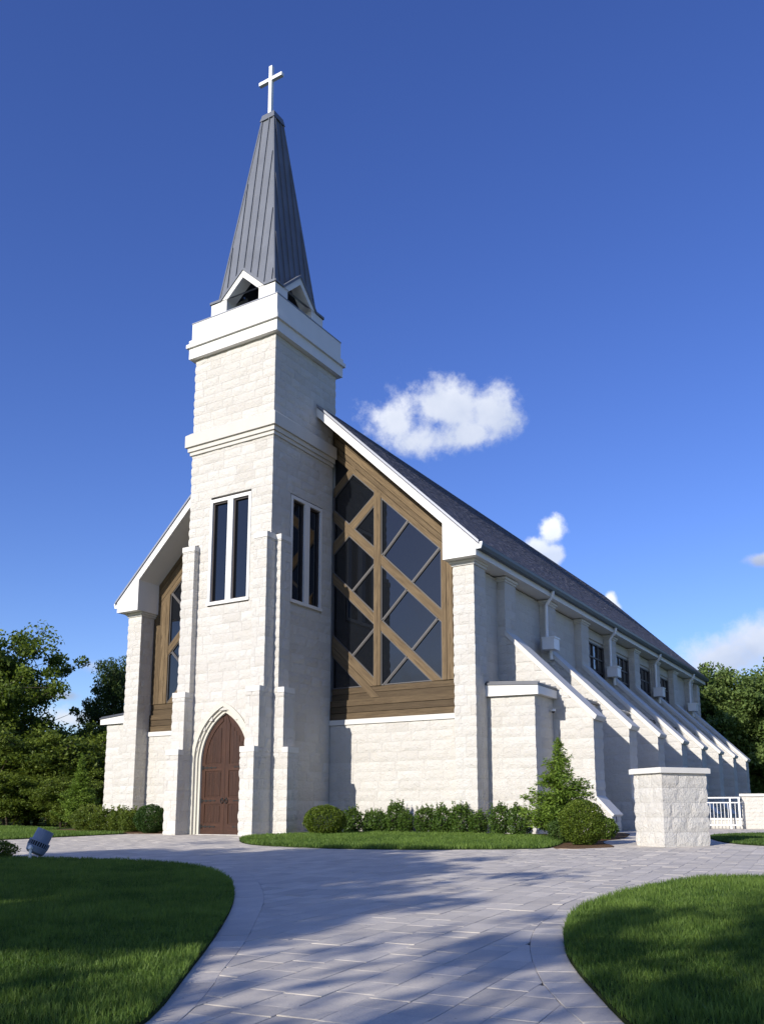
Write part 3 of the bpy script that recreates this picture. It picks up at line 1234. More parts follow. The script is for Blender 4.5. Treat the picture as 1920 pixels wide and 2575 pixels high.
# joints between the arch stones
for sgn in (-1, 1):
    for side in (0,):
        pass
for sgn in (-1, 1):
    leaf = MB()
    pts = [p for p in arch_pts(-.004) if (p[0]-XC)*sgn >= .002]
    base = [(XC+sgn*.004, 0.02)]
    half = [(x, max(z, .02)) for x, z in pts]
    top = SPR+math.sqrt(RIN**2-CEN**2)
    poly = [(XC+sgn*.004, .02), (XC+sgn*.004, top-.012)]
    poly += half[::-1] if sgn < 0 else half
    if sgn > 0:
        poly = [(XC+sgn*.004, .02), (XC+sgn*.004, top-.012)]+half
    uvf = lambda p: (p[2]*1.0+sgn*3, p[0])
    leaf.py(poly, .175, .24, .35, uvf)
    lf = cpart(leaf, 'door_leaf', M['doorwood'])
    xa, xb, xm = XC+sgn*.004, XC+sgn*.94, XC+sgn*.30
    # stiles and rails stand proud, panels sit back
    st = MB()
    xi, xo = XC+sgn*.145, XC+sgn*.80

    def rect(x0, z0, x1, z1, y0=.150, y1=.176, tone=.25, horiz=False):
        uf = (lambda p: (p[0]+z0*7, p[2])) if horiz else (lambda p: (p[2]+x0*5, p[0]))
        st.box(min(x0, x1), y0, z0, max(x0, x1), y1, z1, tone, uf)
    rect(xa, .02, xi, top-.35)
    st.py([(xa, top-.35), (xa, top-.02), (XC+sgn*.145, top-.35)], .150, .176, .25, lambda p: (p[2], p[0]))
    rect(xo, .02, XC+sgn*.945, SPR)
    for z0, z1 in ((.02, .34), (.93, 1.13), (1.94, 2.14)):
        rect(xi, z0, xo, z1, .1505, .176, .2, True)
    # curved outer stile in the arch head
    po = [p for p in arch_pts(-.003, 20) if (p[0]-XC)*sgn >= .10 and p[1] >= SPR-.001]
    pi_ = [p for p in arch_pts(-.15, 20) if (p[0]-XC)*sgn >= .10 and p[1] >= SPR-.001]
    zo = sorted(po, key=lambda p: p[1])
    zi = sorted(pi_, key=lambda p: p[1])
    m_ = min(len(zo), len(zi))
    zi = zi[:m_]
    zo = zo[:m_]
    for k in range(m_-1):
        st.py([zo[k], zo[k+1], zi[k+1], zi[k]], .1502, .176, .25, lambda p: (p[2]*1.3, p[0]))
    cpart(st, 'stile_frame', M['doorwood'], lf)
    # moulded edge and fielded panels
    for z0, z1 in ((.34, .93), (1.13, 1.94), (2.14, 3.0)):
        pm = MB()
        if z0 < 2:
            for j in range(5):
                w0 = (abs(xo-xi)-.10)/5
                xx = min(xi, xo)+.05+j*w0
                pm.box(xx+.0015, .160, z0+.05, xx+w0-.0015, .178, z1-.05, .45+.2*rng.random(), lambda p, j=j: (p[2]+j*2.3+z0, p[0]))
        else:
            for j in range(5):
                w0 = (abs(xo-xi)-.10)/5
                xx = min(xi, xo)+.05+j*w0
                xm = xx+w0/2
                zt = SPR
                while zt < 3.6 and arch_half(zt+.03, -.20) > abs(xm-XC)+w0*.3:
                    zt += .02
                pm.box(xx+.0015, .160, z0+.05, xx+w0-.0015, .178, zt, .45+.2*rng.random(), lambda p, j=j: (p[2]+j*2.3, p[0]))
        cpart(pm, 'door_panel', M['doorwood'], lf)
    for zc in (.25, 1.03, 2.04):
        hg = MB()
        x0 = XC+sgn*.93
        hg.box(min(x0, x0-sgn*.05), .125, zc-.06, max(x0, x0-sgn*.05), .15, zc+.06)
        pr = [(0, .022), (.12, .018), (.16, .045), (.2, .018), (.3, .015), (.34, .038), (.38, .014), (.48, .012), (.52, .026), (.56, .002)]
        pts = [(x0-sgn*(.03+a), zc+b) for a, b in pr]+[(x0-sgn*(.03+a), zc-b) for a, b in pr[::-1]]
        hg.py(pts, .138, .149)
        cpart(hg, 'hinge', M['iron'], lf)
    hd = MB()
    hx = XC+sgn*.085
    hd.box(hx-.02, .128, 1.04, hx+.02, .150, 1.12)
    ringp = [(hx+.055*math.cos(t), .125+.02*math.sin(t)*0, 1.02+.065*math.sin(t)) for t in np.linspace(0, 2*math.pi, 17)]
    hd.tube(ringp, .011, 6, False)
    cpart(hd, 'ring_handle', M['iron'], lf)
s = MB()
s.box(XC-.95, -.05, -.01, XC+.95, .24, .02)
cpart(s, 'threshold', M['cast'])

# --- belfry and spire
BX0, BX1, BY0, BY1 = XC-1.39, XC+1.39, .29, 3.01
BYC = (BY0+BY1)/2
BH = (BX1-BX0)/2
BHY = (BY1-BY0)/2


def face_pt(side, u, d, z):
    """point on a belfry face; u along it from its centre, d inwards"""
    if side == 0:
        return (XC+u, BY0+d, z)
    if side == 1:
        return (BX1-d, BYC+u*BHY/BH, z)
    if side == 2:
        return (XC-u, BY1-d, z)
    return (BX0+d, BYC-u*BHY/BH, z)


bel = MB()
for sd in range(4):
    pr = lambda poly, d0, d1, m: m.prism(poly, lambda p, k: face_pt(sd, p[0], (d0, d1)[k], p[1]))
    zb_, zw, za_ = 17.1, 17.98, 18.60
    for sg in (-1, 1):
        pr([(sg*.70, zw-.02), (0, za_), (0, 18.86), (sg*.94, zw)], -.012, .42, bel)
ky = BHY/BH
for sx in (-1, 1):
    for sy in (-1, 1):
        xs, ys_ = sorted((XC+sx*.70, XC+sx*BH)), sorted((BYC+sy*.70*ky, BYC+sy*BHY))
        bel.box(xs[0], ys_[0], 17.1, xs[1], ys_[1], 17.985)
bobj = cpart(bel, 'belfry', M['trim'])
b = MB()
b.box(BX0+.45, BY0+.45, 17.05, BX1-.45, BY1-.45, 17.3)
b.box(XC-.04, BYC-.04, 17.3, XC+.04, BYC+.04, 18.6)
cpart(b, 'belfry_floor', M['dark'], bobj)
bell = MB()
prof = [(.02, 18.45), (.12, 18.42), (.17, 18.3), (.19, 18.1), (.24, 17.95), (.32, 17.86)]
n = 16
vv = [(XC+r_*math.cos(2*math.pi*k/n), BYC+r_*math.sin(2*math.pi*k/n), z) for r_, z in prof for k in range(n)]
ff = [(i*n+k, i*n+(k+1) % n, (i+1)*n+(k+1) % n, (i+1)*n+k) for i in range(len(prof)-1) for k in range(n)]
bell.add(vv, ff)
cpart(bell, 'bell', M['bronze'], bobj)
ap = MB()
SPB, SPT, HT = 18.0, 25.55, .27


def spire_half(z):
    t = (z-SPB)/(SPT-SPB)
    return BH-.16+(HT-BH+.16)*t, BHY-.16+(HT-BHY+.16)*t


a0, b0 = spire_half(SPB)
v = [(XC-a0, BYC-b0, SPB), (XC+a0, BYC-b0, SPB), (XC+a0, BYC+b0, SPB), (XC-a0, BYC+b0, SPB)]
v += [(XC-HT, BYC-HT, SPT), (XC+HT, BYC-HT, SPT), (XC+HT, BYC+HT, SPT), (XC-HT, BYC+HT, SPT)]
# facets with the gablet notch cut out
sp = MB()
for sd in range(4):
    def fp(u, z, out=0.):
        h, hy = spire_half(z)
        if sd == 0:
            return (XC+u, BYC-hy-out, z)
        if sd == 1:
            return (XC+h+out, BYC+u*BHY/BH, z)
        if sd == 2:
            return (XC-u, BYC+hy+out, z)
        return (XC-h-out, BYC-u*BHY/BH, z)
    hb = spire_half(SPB)[0]
    sp.add([fp(-hb, SPB), fp(-.96, SPB), fp(0, 18.96), fp(0, SPT), fp(-HT, SPT)], [(0, 1, 2, 3, 4)])
    sp.add([fp(hb, SPB), fp(.96, SPB), fp(0, 18.94), fp(0, SPT), fp(HT, SPT)], [(4, 3, 2, 1, 0)])
spo = cpart(sp, 'spire', M['spire'])
for sd in range(4):
    seam = MB()
    for j in range(-4, 5):
        u = (j+.5)*.33 if j < 0 else (j+.5)*.33
        u = (j)*.33+.1
        if abs(u) > 1.25:
            continue
        z0 = SPB+.02
        if abs(u) < .95:
            z0 = 18.94-abs(u)*(.94/.96)+.02
        # top where the seam meets the hip
        zt = SPB+(BH-.16-abs(u)-.05)/(BH-.16-HT)*(SPT-SPB)
        zt = min(zt, SPT-.02)
        if zt-z0 < .3:
            continue

        def fp2(u_, z, out):
            h, hy = spire_half(z)
            if sd == 0:
                return (XC+u_, BYC-hy-out, z)
            if sd == 1:
                return (XC+h+out, BYC+u_*BHY/BH, z)
            if sd == 2:
                return (XC-u_, BYC+hy+out, z)
            return (XC-h-out, BYC-u_*BHY/BH, z)
        q = .014
        vv = [fp2(u-q, z0, -.01), fp2(u+q, z0, -.01), fp2(u+q, z0, .045), fp2(u-q, z0, .045), fp2(u-q, zt, -.01), fp2(u+q, zt, -.01), fp2(u+q, zt, .045), fp2(u-q, zt, .045)]
        sm = MB()
        sm.add(vv, [(0, 3, 2, 1), (4, 5, 6, 7), (0, 1, 5, 4), (1, 2, 6, 5), (2, 3, 7, 6), (3, 0, 4, 7)])
        cpart(sm, 'standing_seam', M['spire'], spo)
    # folded metal edge over the gablet and eave
    ed = MB()
    for sg in (-1, 1):
        pr2 = [(sg*(BH+.03), SPB-.01), (sg*.945, SPB-.01), (0, 18.86), (0, 18.97), (sg*.965, SPB+.07), (sg*(BH+.03), SPB+.07)]
        for poly in ([pr2[0], pr2[1], pr2[4], pr2[5]], [pr2[1], pr2[2], pr2[3], pr2[4]]):
            ed.prism(poly, lambda p, k: face_pt(sd, p[0], (-.05, .26)[k], p[1]))
    cpart(ed, 'eave_trim', M['spire'], spo)
lowf = MB()
for q0, q1, z0, z1 in ((.03, -.17, SPB+.0, SPB+.075),):
    vv = [(XC-BH-q0, BY0-q0, z0), (XC+BH+q0, BY0-q0, z0), (XC+BH+q0, BY1+q0, z0), (XC-BH-q0, BY1+q0, z0),
          (XC-BH-q1-.0, BY0-q1, z1+.03), (XC+BH+q1, BY0-q1, z1+.03), (XC+BH+q1, BY1+q1, z1+.03), (XC-BH-q1, BY1+q1, z1+.03)]
    lowf.add(vv, [(0, 1, 5, 4), (1, 2, 6, 5), (2, 3, 7, 6), (3, 0, 4, 7)])
cpart(lowf, 'eave_flashing', M['spire'], spo)
hips = MB()
for sx in (-1, 1):
    for sy in (-1, 1):
        h0, k0 = spire_half(SPB+.05)
        hips.tube([(XC+sx*h0, BYC+sy*k0, SPB+.05), (XC+sx*HT, BYC+sy*HT, SPT)], .035, 6)
cpart(hips, 'hip_flashing', M['spire'], spo)
cp = MB()
cp.add([(XC-.33, BYC-.33, 25.5), (XC+.33, BYC-.33, 25.5), (XC+.33, BYC+.33, 25.5), (XC-.33, BYC+.33, 25.5),
        (XC-.27, BYC-.27, 25.78), (XC+.27, BYC-.27, 25.78), (XC+.27, BYC+.27, 25.78), (XC-.27, BYC+.27, 25.78), (XC, BYC, 26.0)],
       [(0, 3, 2, 1), (0, 1, 5, 4), (1, 2, 6, 5), (2, 3, 7, 6), (3, 0, 4, 7), (4, 5, 8), (5, 6, 8), (6, 7, 8), (7, 4, 8)])
cpart(cp, 'spire_cap', M['spire'], spo)
XR = XC-.11
cr = MB()
cr.box(XR-.068, BYC-.065, 25.9, XR+.068, BYC+.065, 27.98)
cr.box(XR-.53, BYC-.067, 27.355, XR-.068, BYC+.067, 27.49)
cr.box(XR+.068, BYC-.067, 27.355, XR+.53, BYC+.067, 27.49)
cpart(cr, 'cross', M['white'])

# --- nave body
NY0, NY1 = 3.52, 33.6
PX = 5.575                   # pilaster face
WX = 5.30                    # wall face between pilasters
nb = MB()
nb.py([(2*XC-WX+.05, 0), (WX-.05, 0), (WX-.05, 8.15), (-.05, 13.9), (2*XC+.05, 13.9), (2*XC-WX+.05, 8.15)], NY0, NY1-.05)
cpart(nb, 'nave_core', M['smooth'])
gb = MB()
gb.box(2*XC-5.5, 3.31, 0, 5.5, 3.52, 3.60)
cpart(gb, 'gable_base', M['mortar'])
# gable wall below the glazing
for mir in (0, 1):
    fx = (lambda x: 2*XC-x) if mir else (lambda x: x)
    if not mir:
        wall((0, 3.27), (1, 0), (0, -1), 0.02, 4.93, 0, 3.48, None, False, False, wmin=.5, wmax=1.05)
    else:
        wall((2*XC-4.93, 3.27), (1, 0), (0, -1), 0, 4.93-.02, 0, 3.48, None, False, False, wmin=.5, wmax=1.05)
    sl = MB()
    xs = sorted((fx(.012), fx(4.90)))
    sl.box(xs[0], 3.21, 3.48, xs[1], 3.45, 3.645)
    cpart(sl, 'gable_sill', M['cast'])
    # corner column
    cm = MB()
    xs = sorted((fx(4.915), fx(PX)))
    cm.box(xs[0]+.04, 2.72, 0, xs[1]-.04, 3.52, 8.06)
    co = cpart(cm, 'corner_column', M['mortar'])
    wall((xs[0], 2.68), (1, 0), (0, -1), 0, xs[1]-xs[0], 0, 8.03, None, True, True, wmin=.3, wmax=.66)
    wall((xs[1], 2.68), (0, 1), (1, 0), 0, .82 if not mir else .62, 0, 8.03, None, True, False, wmin=.3, wmax=.66)
    wall((xs[0], 3.40), (0, -1), (-1, 0), 0, .72, 0, 8.03, None, False, True, wmin=.3, wmax=.66, score=0)
    cap = MB()
    cap.box(xs[0]-.05, 2.63, 8.03, xs[1]+.05, 3.53, 8.105)
    cap.box(xs[0]-.10, 2.58, 8.105, xs[1]+.10, 3.53, 8.18)
    cpart(cap, 'column_cap', M['cast'], co)

# --- side wall, pilasters and raking buttresses of the visible long side
wall((WX, 0), (0, 1), (1, 0), 3.5, 33.0, 4.2, 8.12, lambda za, zb: [(13.24, 16.12), (16.95, 19.83), (20.66, 23.54), (24.37, 27.25)] if (zb > 5.3 and za < 7.62) else [], False, False, rough=.006, wmin=.7, wmax=1.3, score=.0)
BYS = [4.97+3.71*k for k in range(8)]
BT = .85
for k, y in enumerate(BYS):
    pm = MB()
    pm.box(WX-.1, y+.04, 3.8, PX-.04, y+BT-.04, 8.03)
    pl_ = cpart(pm, 'pilaster', M['mortar'])
    wall((WX, y), (1, 0), (0, -1), 0, PX-WX, 4.0, 8.0, None, False, True, wmin=.2, wmax=.4, score=.3, cuts=((-1, -1, -(11.9-WX)),) if False else ())
    wall((PX, y), (0, 1), (1, 0), 0, BT, 6.0, 8.0, None, True, True, wmin=.3, wmax=.85, score=.3)
    wall((PX, y+BT), (-1, 0), (0, 1), 0, PX-WX, 6.0, 8.0, None, True, False, wmin=.2, wmax=.4, score=0)
    cp_ = MB()
    cp_.box(WX, y-.045, 8.0, PX+.045, y+BT+.045, 8.065)
    cp_.box(WX, y-.09, 8.065, PX+.09, y+BT+.09, 8.15)
    cpart(cp_, 'pilaster_cap', M['cast'], pl_)
    # raking buttress
    bt = MB()
    bt.py([(PX-.1, 0), (8.26, 0), (8.26, 3.44), (PX-.1, 6.21)], y+.04, y+BT-.04)
    bt.py([(8.26, 0), (8.70, 0), (8.70, .56), (8.26, 1.08)], y+.05, y+BT-.05)
    bo = cpart(bt, 'raking_buttress', M['mortar'])
    rs = 1.01
    wall((0, y), (1, 0), (0, -1), PX, 8.30, 0, 6.25, None, False, True, cuts=((rs, 1., 11.84),), wmin=.45, wmax=1., score=1. if k == 0 else .5)
    wall((8.30, y), (0, 1), (1, 0), 0, BT, 1.1, 3.46, None, True, True, wmin=.35, wmax=.85)
    wall((0, y+BT), (1, 0), (0, 1), PX, 8.30, 0, 6.25, None, False, True, cuts=((rs, 1., 11.84),), score=0)
    wall((0, y+.01), (1, 0), (0, -1), 8.30, 8.74, 0, 1.1, None, False, True, cuts=((1.15, 1., 10.65),), wmin=.3, wmax=.5, score=.2)
    wall((8.74, y), (0, 1), (1, 0), 0, BT, 0, .58, None, True, True, wmin=.35, wmax=.85, score=.3)
    cg = MB()
    q = [(PX, 6.22), (8.37, 3.40), (8.42, 3.47), (8.44, 3.53), (PX, 6.40)]
    cg.py(q, y-.055, y+BT+.055)
    cpart(cg, 'coping', M['cast'], bo)
    fg = MB()
    fg.py([(8.285, 1.10), (8.78, .565), (8.83, .62), (8.30, 1.19)], y-.03, y+BT+.03)
    cpart(fg, 'foot_coping', M['cast'], bo)
    if k == 0:
        vt = MB()
        vt.box(8.76, y+.36, .40, 8.79, y+.50, .58)
        cpart(vt, 'vent_cover', M['drip'], bo)
    # aisle roof between this buttress and the next
    y0, y1 = y+BT, (BYS[k+1] if k < 7 else 33.6)
    aw = MB()
    aw.box(5.3, y0-.02, 0, 7.02, y1+.02, 4.05)
    aobj = cpart(aw, 'aisle', M['mortar'])
    wall((7.07, 0), (0, 1), (1, 0), y0, y1, 0, 4.05, None, False, False, wmin=.4, wmax=1., score=.2)
    ar = MB()
    ar.py([(5.3, 4.40), (7.34, 4.26), (7.34, 4.34), (5.3, 4.48)], y0, y1)
    ro = cpart(ar, 'aisle_roof', M['standing'])
    fa = MB()
    fa.box(7.07, y0, 4.08, 7.24, y1, 4.27)
    cpart(fa, 'fascia', M['trim'], ro)
    n_ = max(2, int((y1-y0)/.42))
    for j in range(n_):
        yy = y0+(j+.5)*(y1-y0)/n_
        se = MB()
        se.py([(5.3, 4.47), (7.36, 4.33), (7.36, 4.385), (5.3, 4.525)], yy-.015, yy+.015)
        cpart(se, 'standing_seam', M['standing'], ro)
# stair bay in front of the first buttress, and its mirror on the left
for mir in (0, 1):
    fx = (lambda x: -10.76-(x-7.07)*1. if x > 6 else 2*XC-x) if mir else (lambda x: x)
    if not mir:
        xa, xb = PX, 7.07
    else:
        xa, xb = -10.74, 2*XC-PX
    cm = MB()
    cm.box(xa+.04, 3.53, 0, xb-.04, 5.0 if not mir else 9., 4.08)
    ao = cpart(cm, 'aisle_end', M['mortar'])
    wall((xa, 3.48), (1, 0), (0, -1), 0, xb-xa, 0, 4.08, None, bool(mir), not mir, wmin=.5, wmax=.95)
    if not mir:
        wall((7.07, 3.48), (0, 1), (1, 0), 0, 1.49, 0, 4.08, None, True, False, wmin=.4, wmax=.8)
    else:
        wall((xa, 9.), (0, -1), (-1, 0), 0, 5.5, 0, 4.08, None, False, True, score=0)
    rf = MB()
    yb = 4.91 if not mir else 9.
    if not mir:
        rp = [(5.585, 4.43), (7.26, 4.33), (7.26, 4.40), (5.585, 4.50)]
        fpoly = [(5.585, 4.09), (7.245, 4.06), (7.245, 4.325), (5.585, 4.425)]
    else:
        rp = [(-11.04, 4.28), (-8.965, 4.45), (-8.965, 4.50), (-11.04, 4.335)]
        fpoly = [(-11.01, 4.07), (-8.965, 4.09), (-8.965, 4.445), (-11.01, 4.275)]
    rf.py(rp, 3.30, yb)
    ro = cpart(rf, 'aisle_roof', M['standing'])
    fm = MB()
    fm.py(fpoly, 3.335, 3.46)
    if not mir:
        fm.box(7.075, 3.4605, 4.085, 7.243, yb, 4.325)
    else:
        fm.box(-11.005, 3.4605, 4.085, -10.75, yb, 4.27)
    cpart(fm, 'fascia', M['trim'], ro)
    for j in range(4):
        yy = 3.40+j*.45
        se = MB()
        dz = .03 if not mir else .02
        pz = [(rp[3][0], rp[3][1]-.01), (rp[2][0]+(.02 if not mir else 0), rp[2][1]-.01), (rp[2][0]+(.02 if not mir else 0), rp[2][1]+.05), (rp[3][0], rp[3][1]+.05)]
        se.py(pz, yy-.015, yy+.015)
        cpart(se, 'standing_seam', M['standing'], ro)
# rear corner column and back wall
cm = MB()
cm.box(WX-.2, 33.0, 0, PX-.03, 33.62, 8.1)
cpart(cm, 'corner_column', M['mortar'])
wall((PX, 33.0), (0, 1), (1, 0), 0, .62, 4., 8.03, None, True, True, score=.1)
wall((WX, 33.0), (1, 0), (0, -1), 0, PX-WX, 4., 8.03, None, False, True, score=.1)

# clerestory windows in four bays
for b_ in range(2, 6):
    y0, y1 = BYS[b_]+BT+.02, BYS[b_+1]-.02
    z0, z1 = 5.32, 7.60
    fr = MB()
    t_ = .06
    fr.box(WX-.1, y0, z1-t_, WX+.02, y1, z1)
    fr.box(WX-.1, y0, z0, WX+.04, y1, z0+t_)
    fr.box(WX-.1, y0, z0+t_, WX+.02, y0+t_, z1-t_)
    fr.box(WX-.1, y1-t_, z0+t_, WX+.02, y1, z1-t_)
    wo_ = cpart(fr, 'clerestory_window', M['greyframe'])
    cols, rows = 4, 4
    for i in range(cols):
        for j in range(rows):
            ya = y0+t_+(y1-y0-2*t_)*i/cols
            yb = y0+t_+(y1-y0-2*t_)*(i+1)/cols
            za = z0+t_+(z1-z0-2*t_)*j/rows
            zb = z0+t_+(z1-z0-2*t_)*(j+1)/rows
            g = MB()
            g.box(WX-.06, ya, za, WX-.045, yb, zb)
            cpart(g, 'pane', M['glass'], wo_)
    mu = MB()
    for i in range(1, cols):
        yy = y0+t_+(y1-y0-2*t_)*i/cols
        mu.box(WX-.05, yy-.03, z0+t_, WX+.0, yy+.03, z1-t_)
    for j in range(1, rows):
        zz = z0+t_+(z1-z0-2*t_)*j/rows
        mu.box(WX-.048, y0+t_, zz-.03, WX-.003, y1-t_, zz+.03)
    cpart(mu, 'glazing_bars', M['greyframe'], wo_)

# --- main roof
RS = .975
RY0, RY1 = 2.31, 34.3


def rz(x):
    return 14.40-RS*x


for mir in (0, 1):
    fx = (lambda x: 2*XC-x) if mir else (lambda x: x)
    rm = MB()
    x1 = 5.95
    rm.py([(fx(.0), rz(0)-.02), (fx(x1), rz(x1)-.02), (fx(x1), rz(x1)-.12), (fx(.0), rz(0)-.12)], RY0-.02, RY1)
    ro = cpart(rm, 'main_roof', M['shingle'])
    de = MB()
    de.py([(fx(.0), rz(0)+.012), (fx(x1), rz(x1)+.012), (fx(x1), rz(x1)-.075), (fx(0), rz(0)-.075)], RY0-.055, RY0-.022)
    cpart(de, 'drip_edge', M['drip'], ro)
    fm = MB()
    # rake board with the boxed return at its foot
    xe = 5.846
    fm.py([(fx(0), rz(0)-.122), (fx(xe), rz(xe)-.122), (fx(xe), 8.18), (fx(4.746), 8.18), (fx(4.746), rz(4.746)-.435), (fx(0), rz(0)-.435)], RY0-.02, RY0+.07)
    cpart(fm, 'rake_board', M['trim'], ro)
    so = MB()
    so.py([(fx(.0), rz(0)-.40), (fx(4.7465), rz(4.7465)-.40), (fx(4.7465), rz(4.7465)-.432), (fx(.0), rz(0)-.432)], RY0+.0705, 3.47)
    so.py([(fx(4.749), 8.183), (fx(5.843), 8.183), (fx(5.843), rz(5.843)-.13), (fx(4.749), rz(4.749)-.13)], RY0+.0705, 3.47)
    cpart(so, 'soffit', M['trim'], ro)
    ev = MB()
    xs = sorted((fx(5.25), fx(5.843)))
    ev.box(xs[0], 3.471, 8.183, xs[1], RY1-.12, 8.22)
    xs = sorted((fx(5.80), fx(5.845)))
    ev.box(xs[0], 3.471, 8.2205, xs[1], RY1-.12, 8.45)
    cpart(ev, 'eave_board', M['trim'], ro)
    gu = MB()
    g_ = [(fx(5.85), 8.37), (fx(5.99), 8.37), (fx(6.03), 8.47), (fx(6.045), 8.56), (fx(6.015), 8.56), (fx(5.985), 8.42), (fx(5.85), 8.42)]
    gu.py(g_, RY0+.05, RY1)
    gob = cpart(gu, 'gutter', M['gutter'])
    ge = MB()
    ge.py([(fx(5.85), 8.365), (fx(5.995), 8.365), (fx(6.035), 8.47), (fx(6.05), 8.565), (fx(5.85), 8.565)], RY0-.0, RY0+.049)
    cpart(ge, 'gutter_end', M['white'], gob)
    if not mir:
        # shingle courses on the slope in view
        EXP = .145
        L_ = math.hypot(5.96, RS*5.96)
        n_ = int(L_/EXP)
        ux, uz = 1/math.hypot(1, RS), -RS/math.hypot(1, RS)
        nx, nz = -uz, ux
        cand = []
        rg = random.Random(9)
        for c in range(n_+1):
            s0 = c*EXP
            s1 = min(s0+EXP+.03, L_)
            if s1-s0 < .05:
                continue
            y = RY0-.02
            first = True
            while y < RY1:
                wdt = rg.uniform(.24, .42)*(rg.random() if first else 1)
                first = False
                ya, yb = y, min(y+wdt, RY1)
                y += wdt
                if yb-ya < .02:
                    continue
                th = .012+rg.uniform(-.002, .003)
                e = s1-rg.uniform(0, .012)

                def P(s_, o_):
                    return (s_*ux+o_*nx, rz(0)+s_*uz+o_*nz)
                q = [P(s0, -.002), P(e, -.002), P(e, th), P(s0, .003)]
                cen = np.array([(s0+e)/2*ux, (ya+yb)/2, rz(0)+(s0+e)/2*uz])
                d = np.linalg.norm(CAM-cen)
                cand.append((((yb-ya)*EXP)/d**2, q, ya+.003, yb-.003, min(1, max(0, rg.gauss(.5, .27)))))
        cand.sort(key=lambda c: -c[0])
        for i, (s_, q, ya, yb, tn) in enumerate(cand):
            if i < 300:
                m_ = MB()
                m_.py(q, ya, yb, tn)
                cpart(m_, 'shingle', M['shingle'], ro)
            else:
                if i == 300:
                    sh = MB()
                sh.py(q, ya, yb, tn)
        cpart(sh, 'shingle_courses', M['shingle'], ro, kind='stuff')
fl = MB()
fl.box(2*XC, TD+.2, 14.2, 0, RY1-.1, rz(0)+.025)
cpart(fl, 'roof_cap', M['shingle'])

# --- timber-framed glazing of the gable
YB, YP, YM = 3.38, 3.345, 3.40      # beams, posts, glass line
tr = random.Random(4)


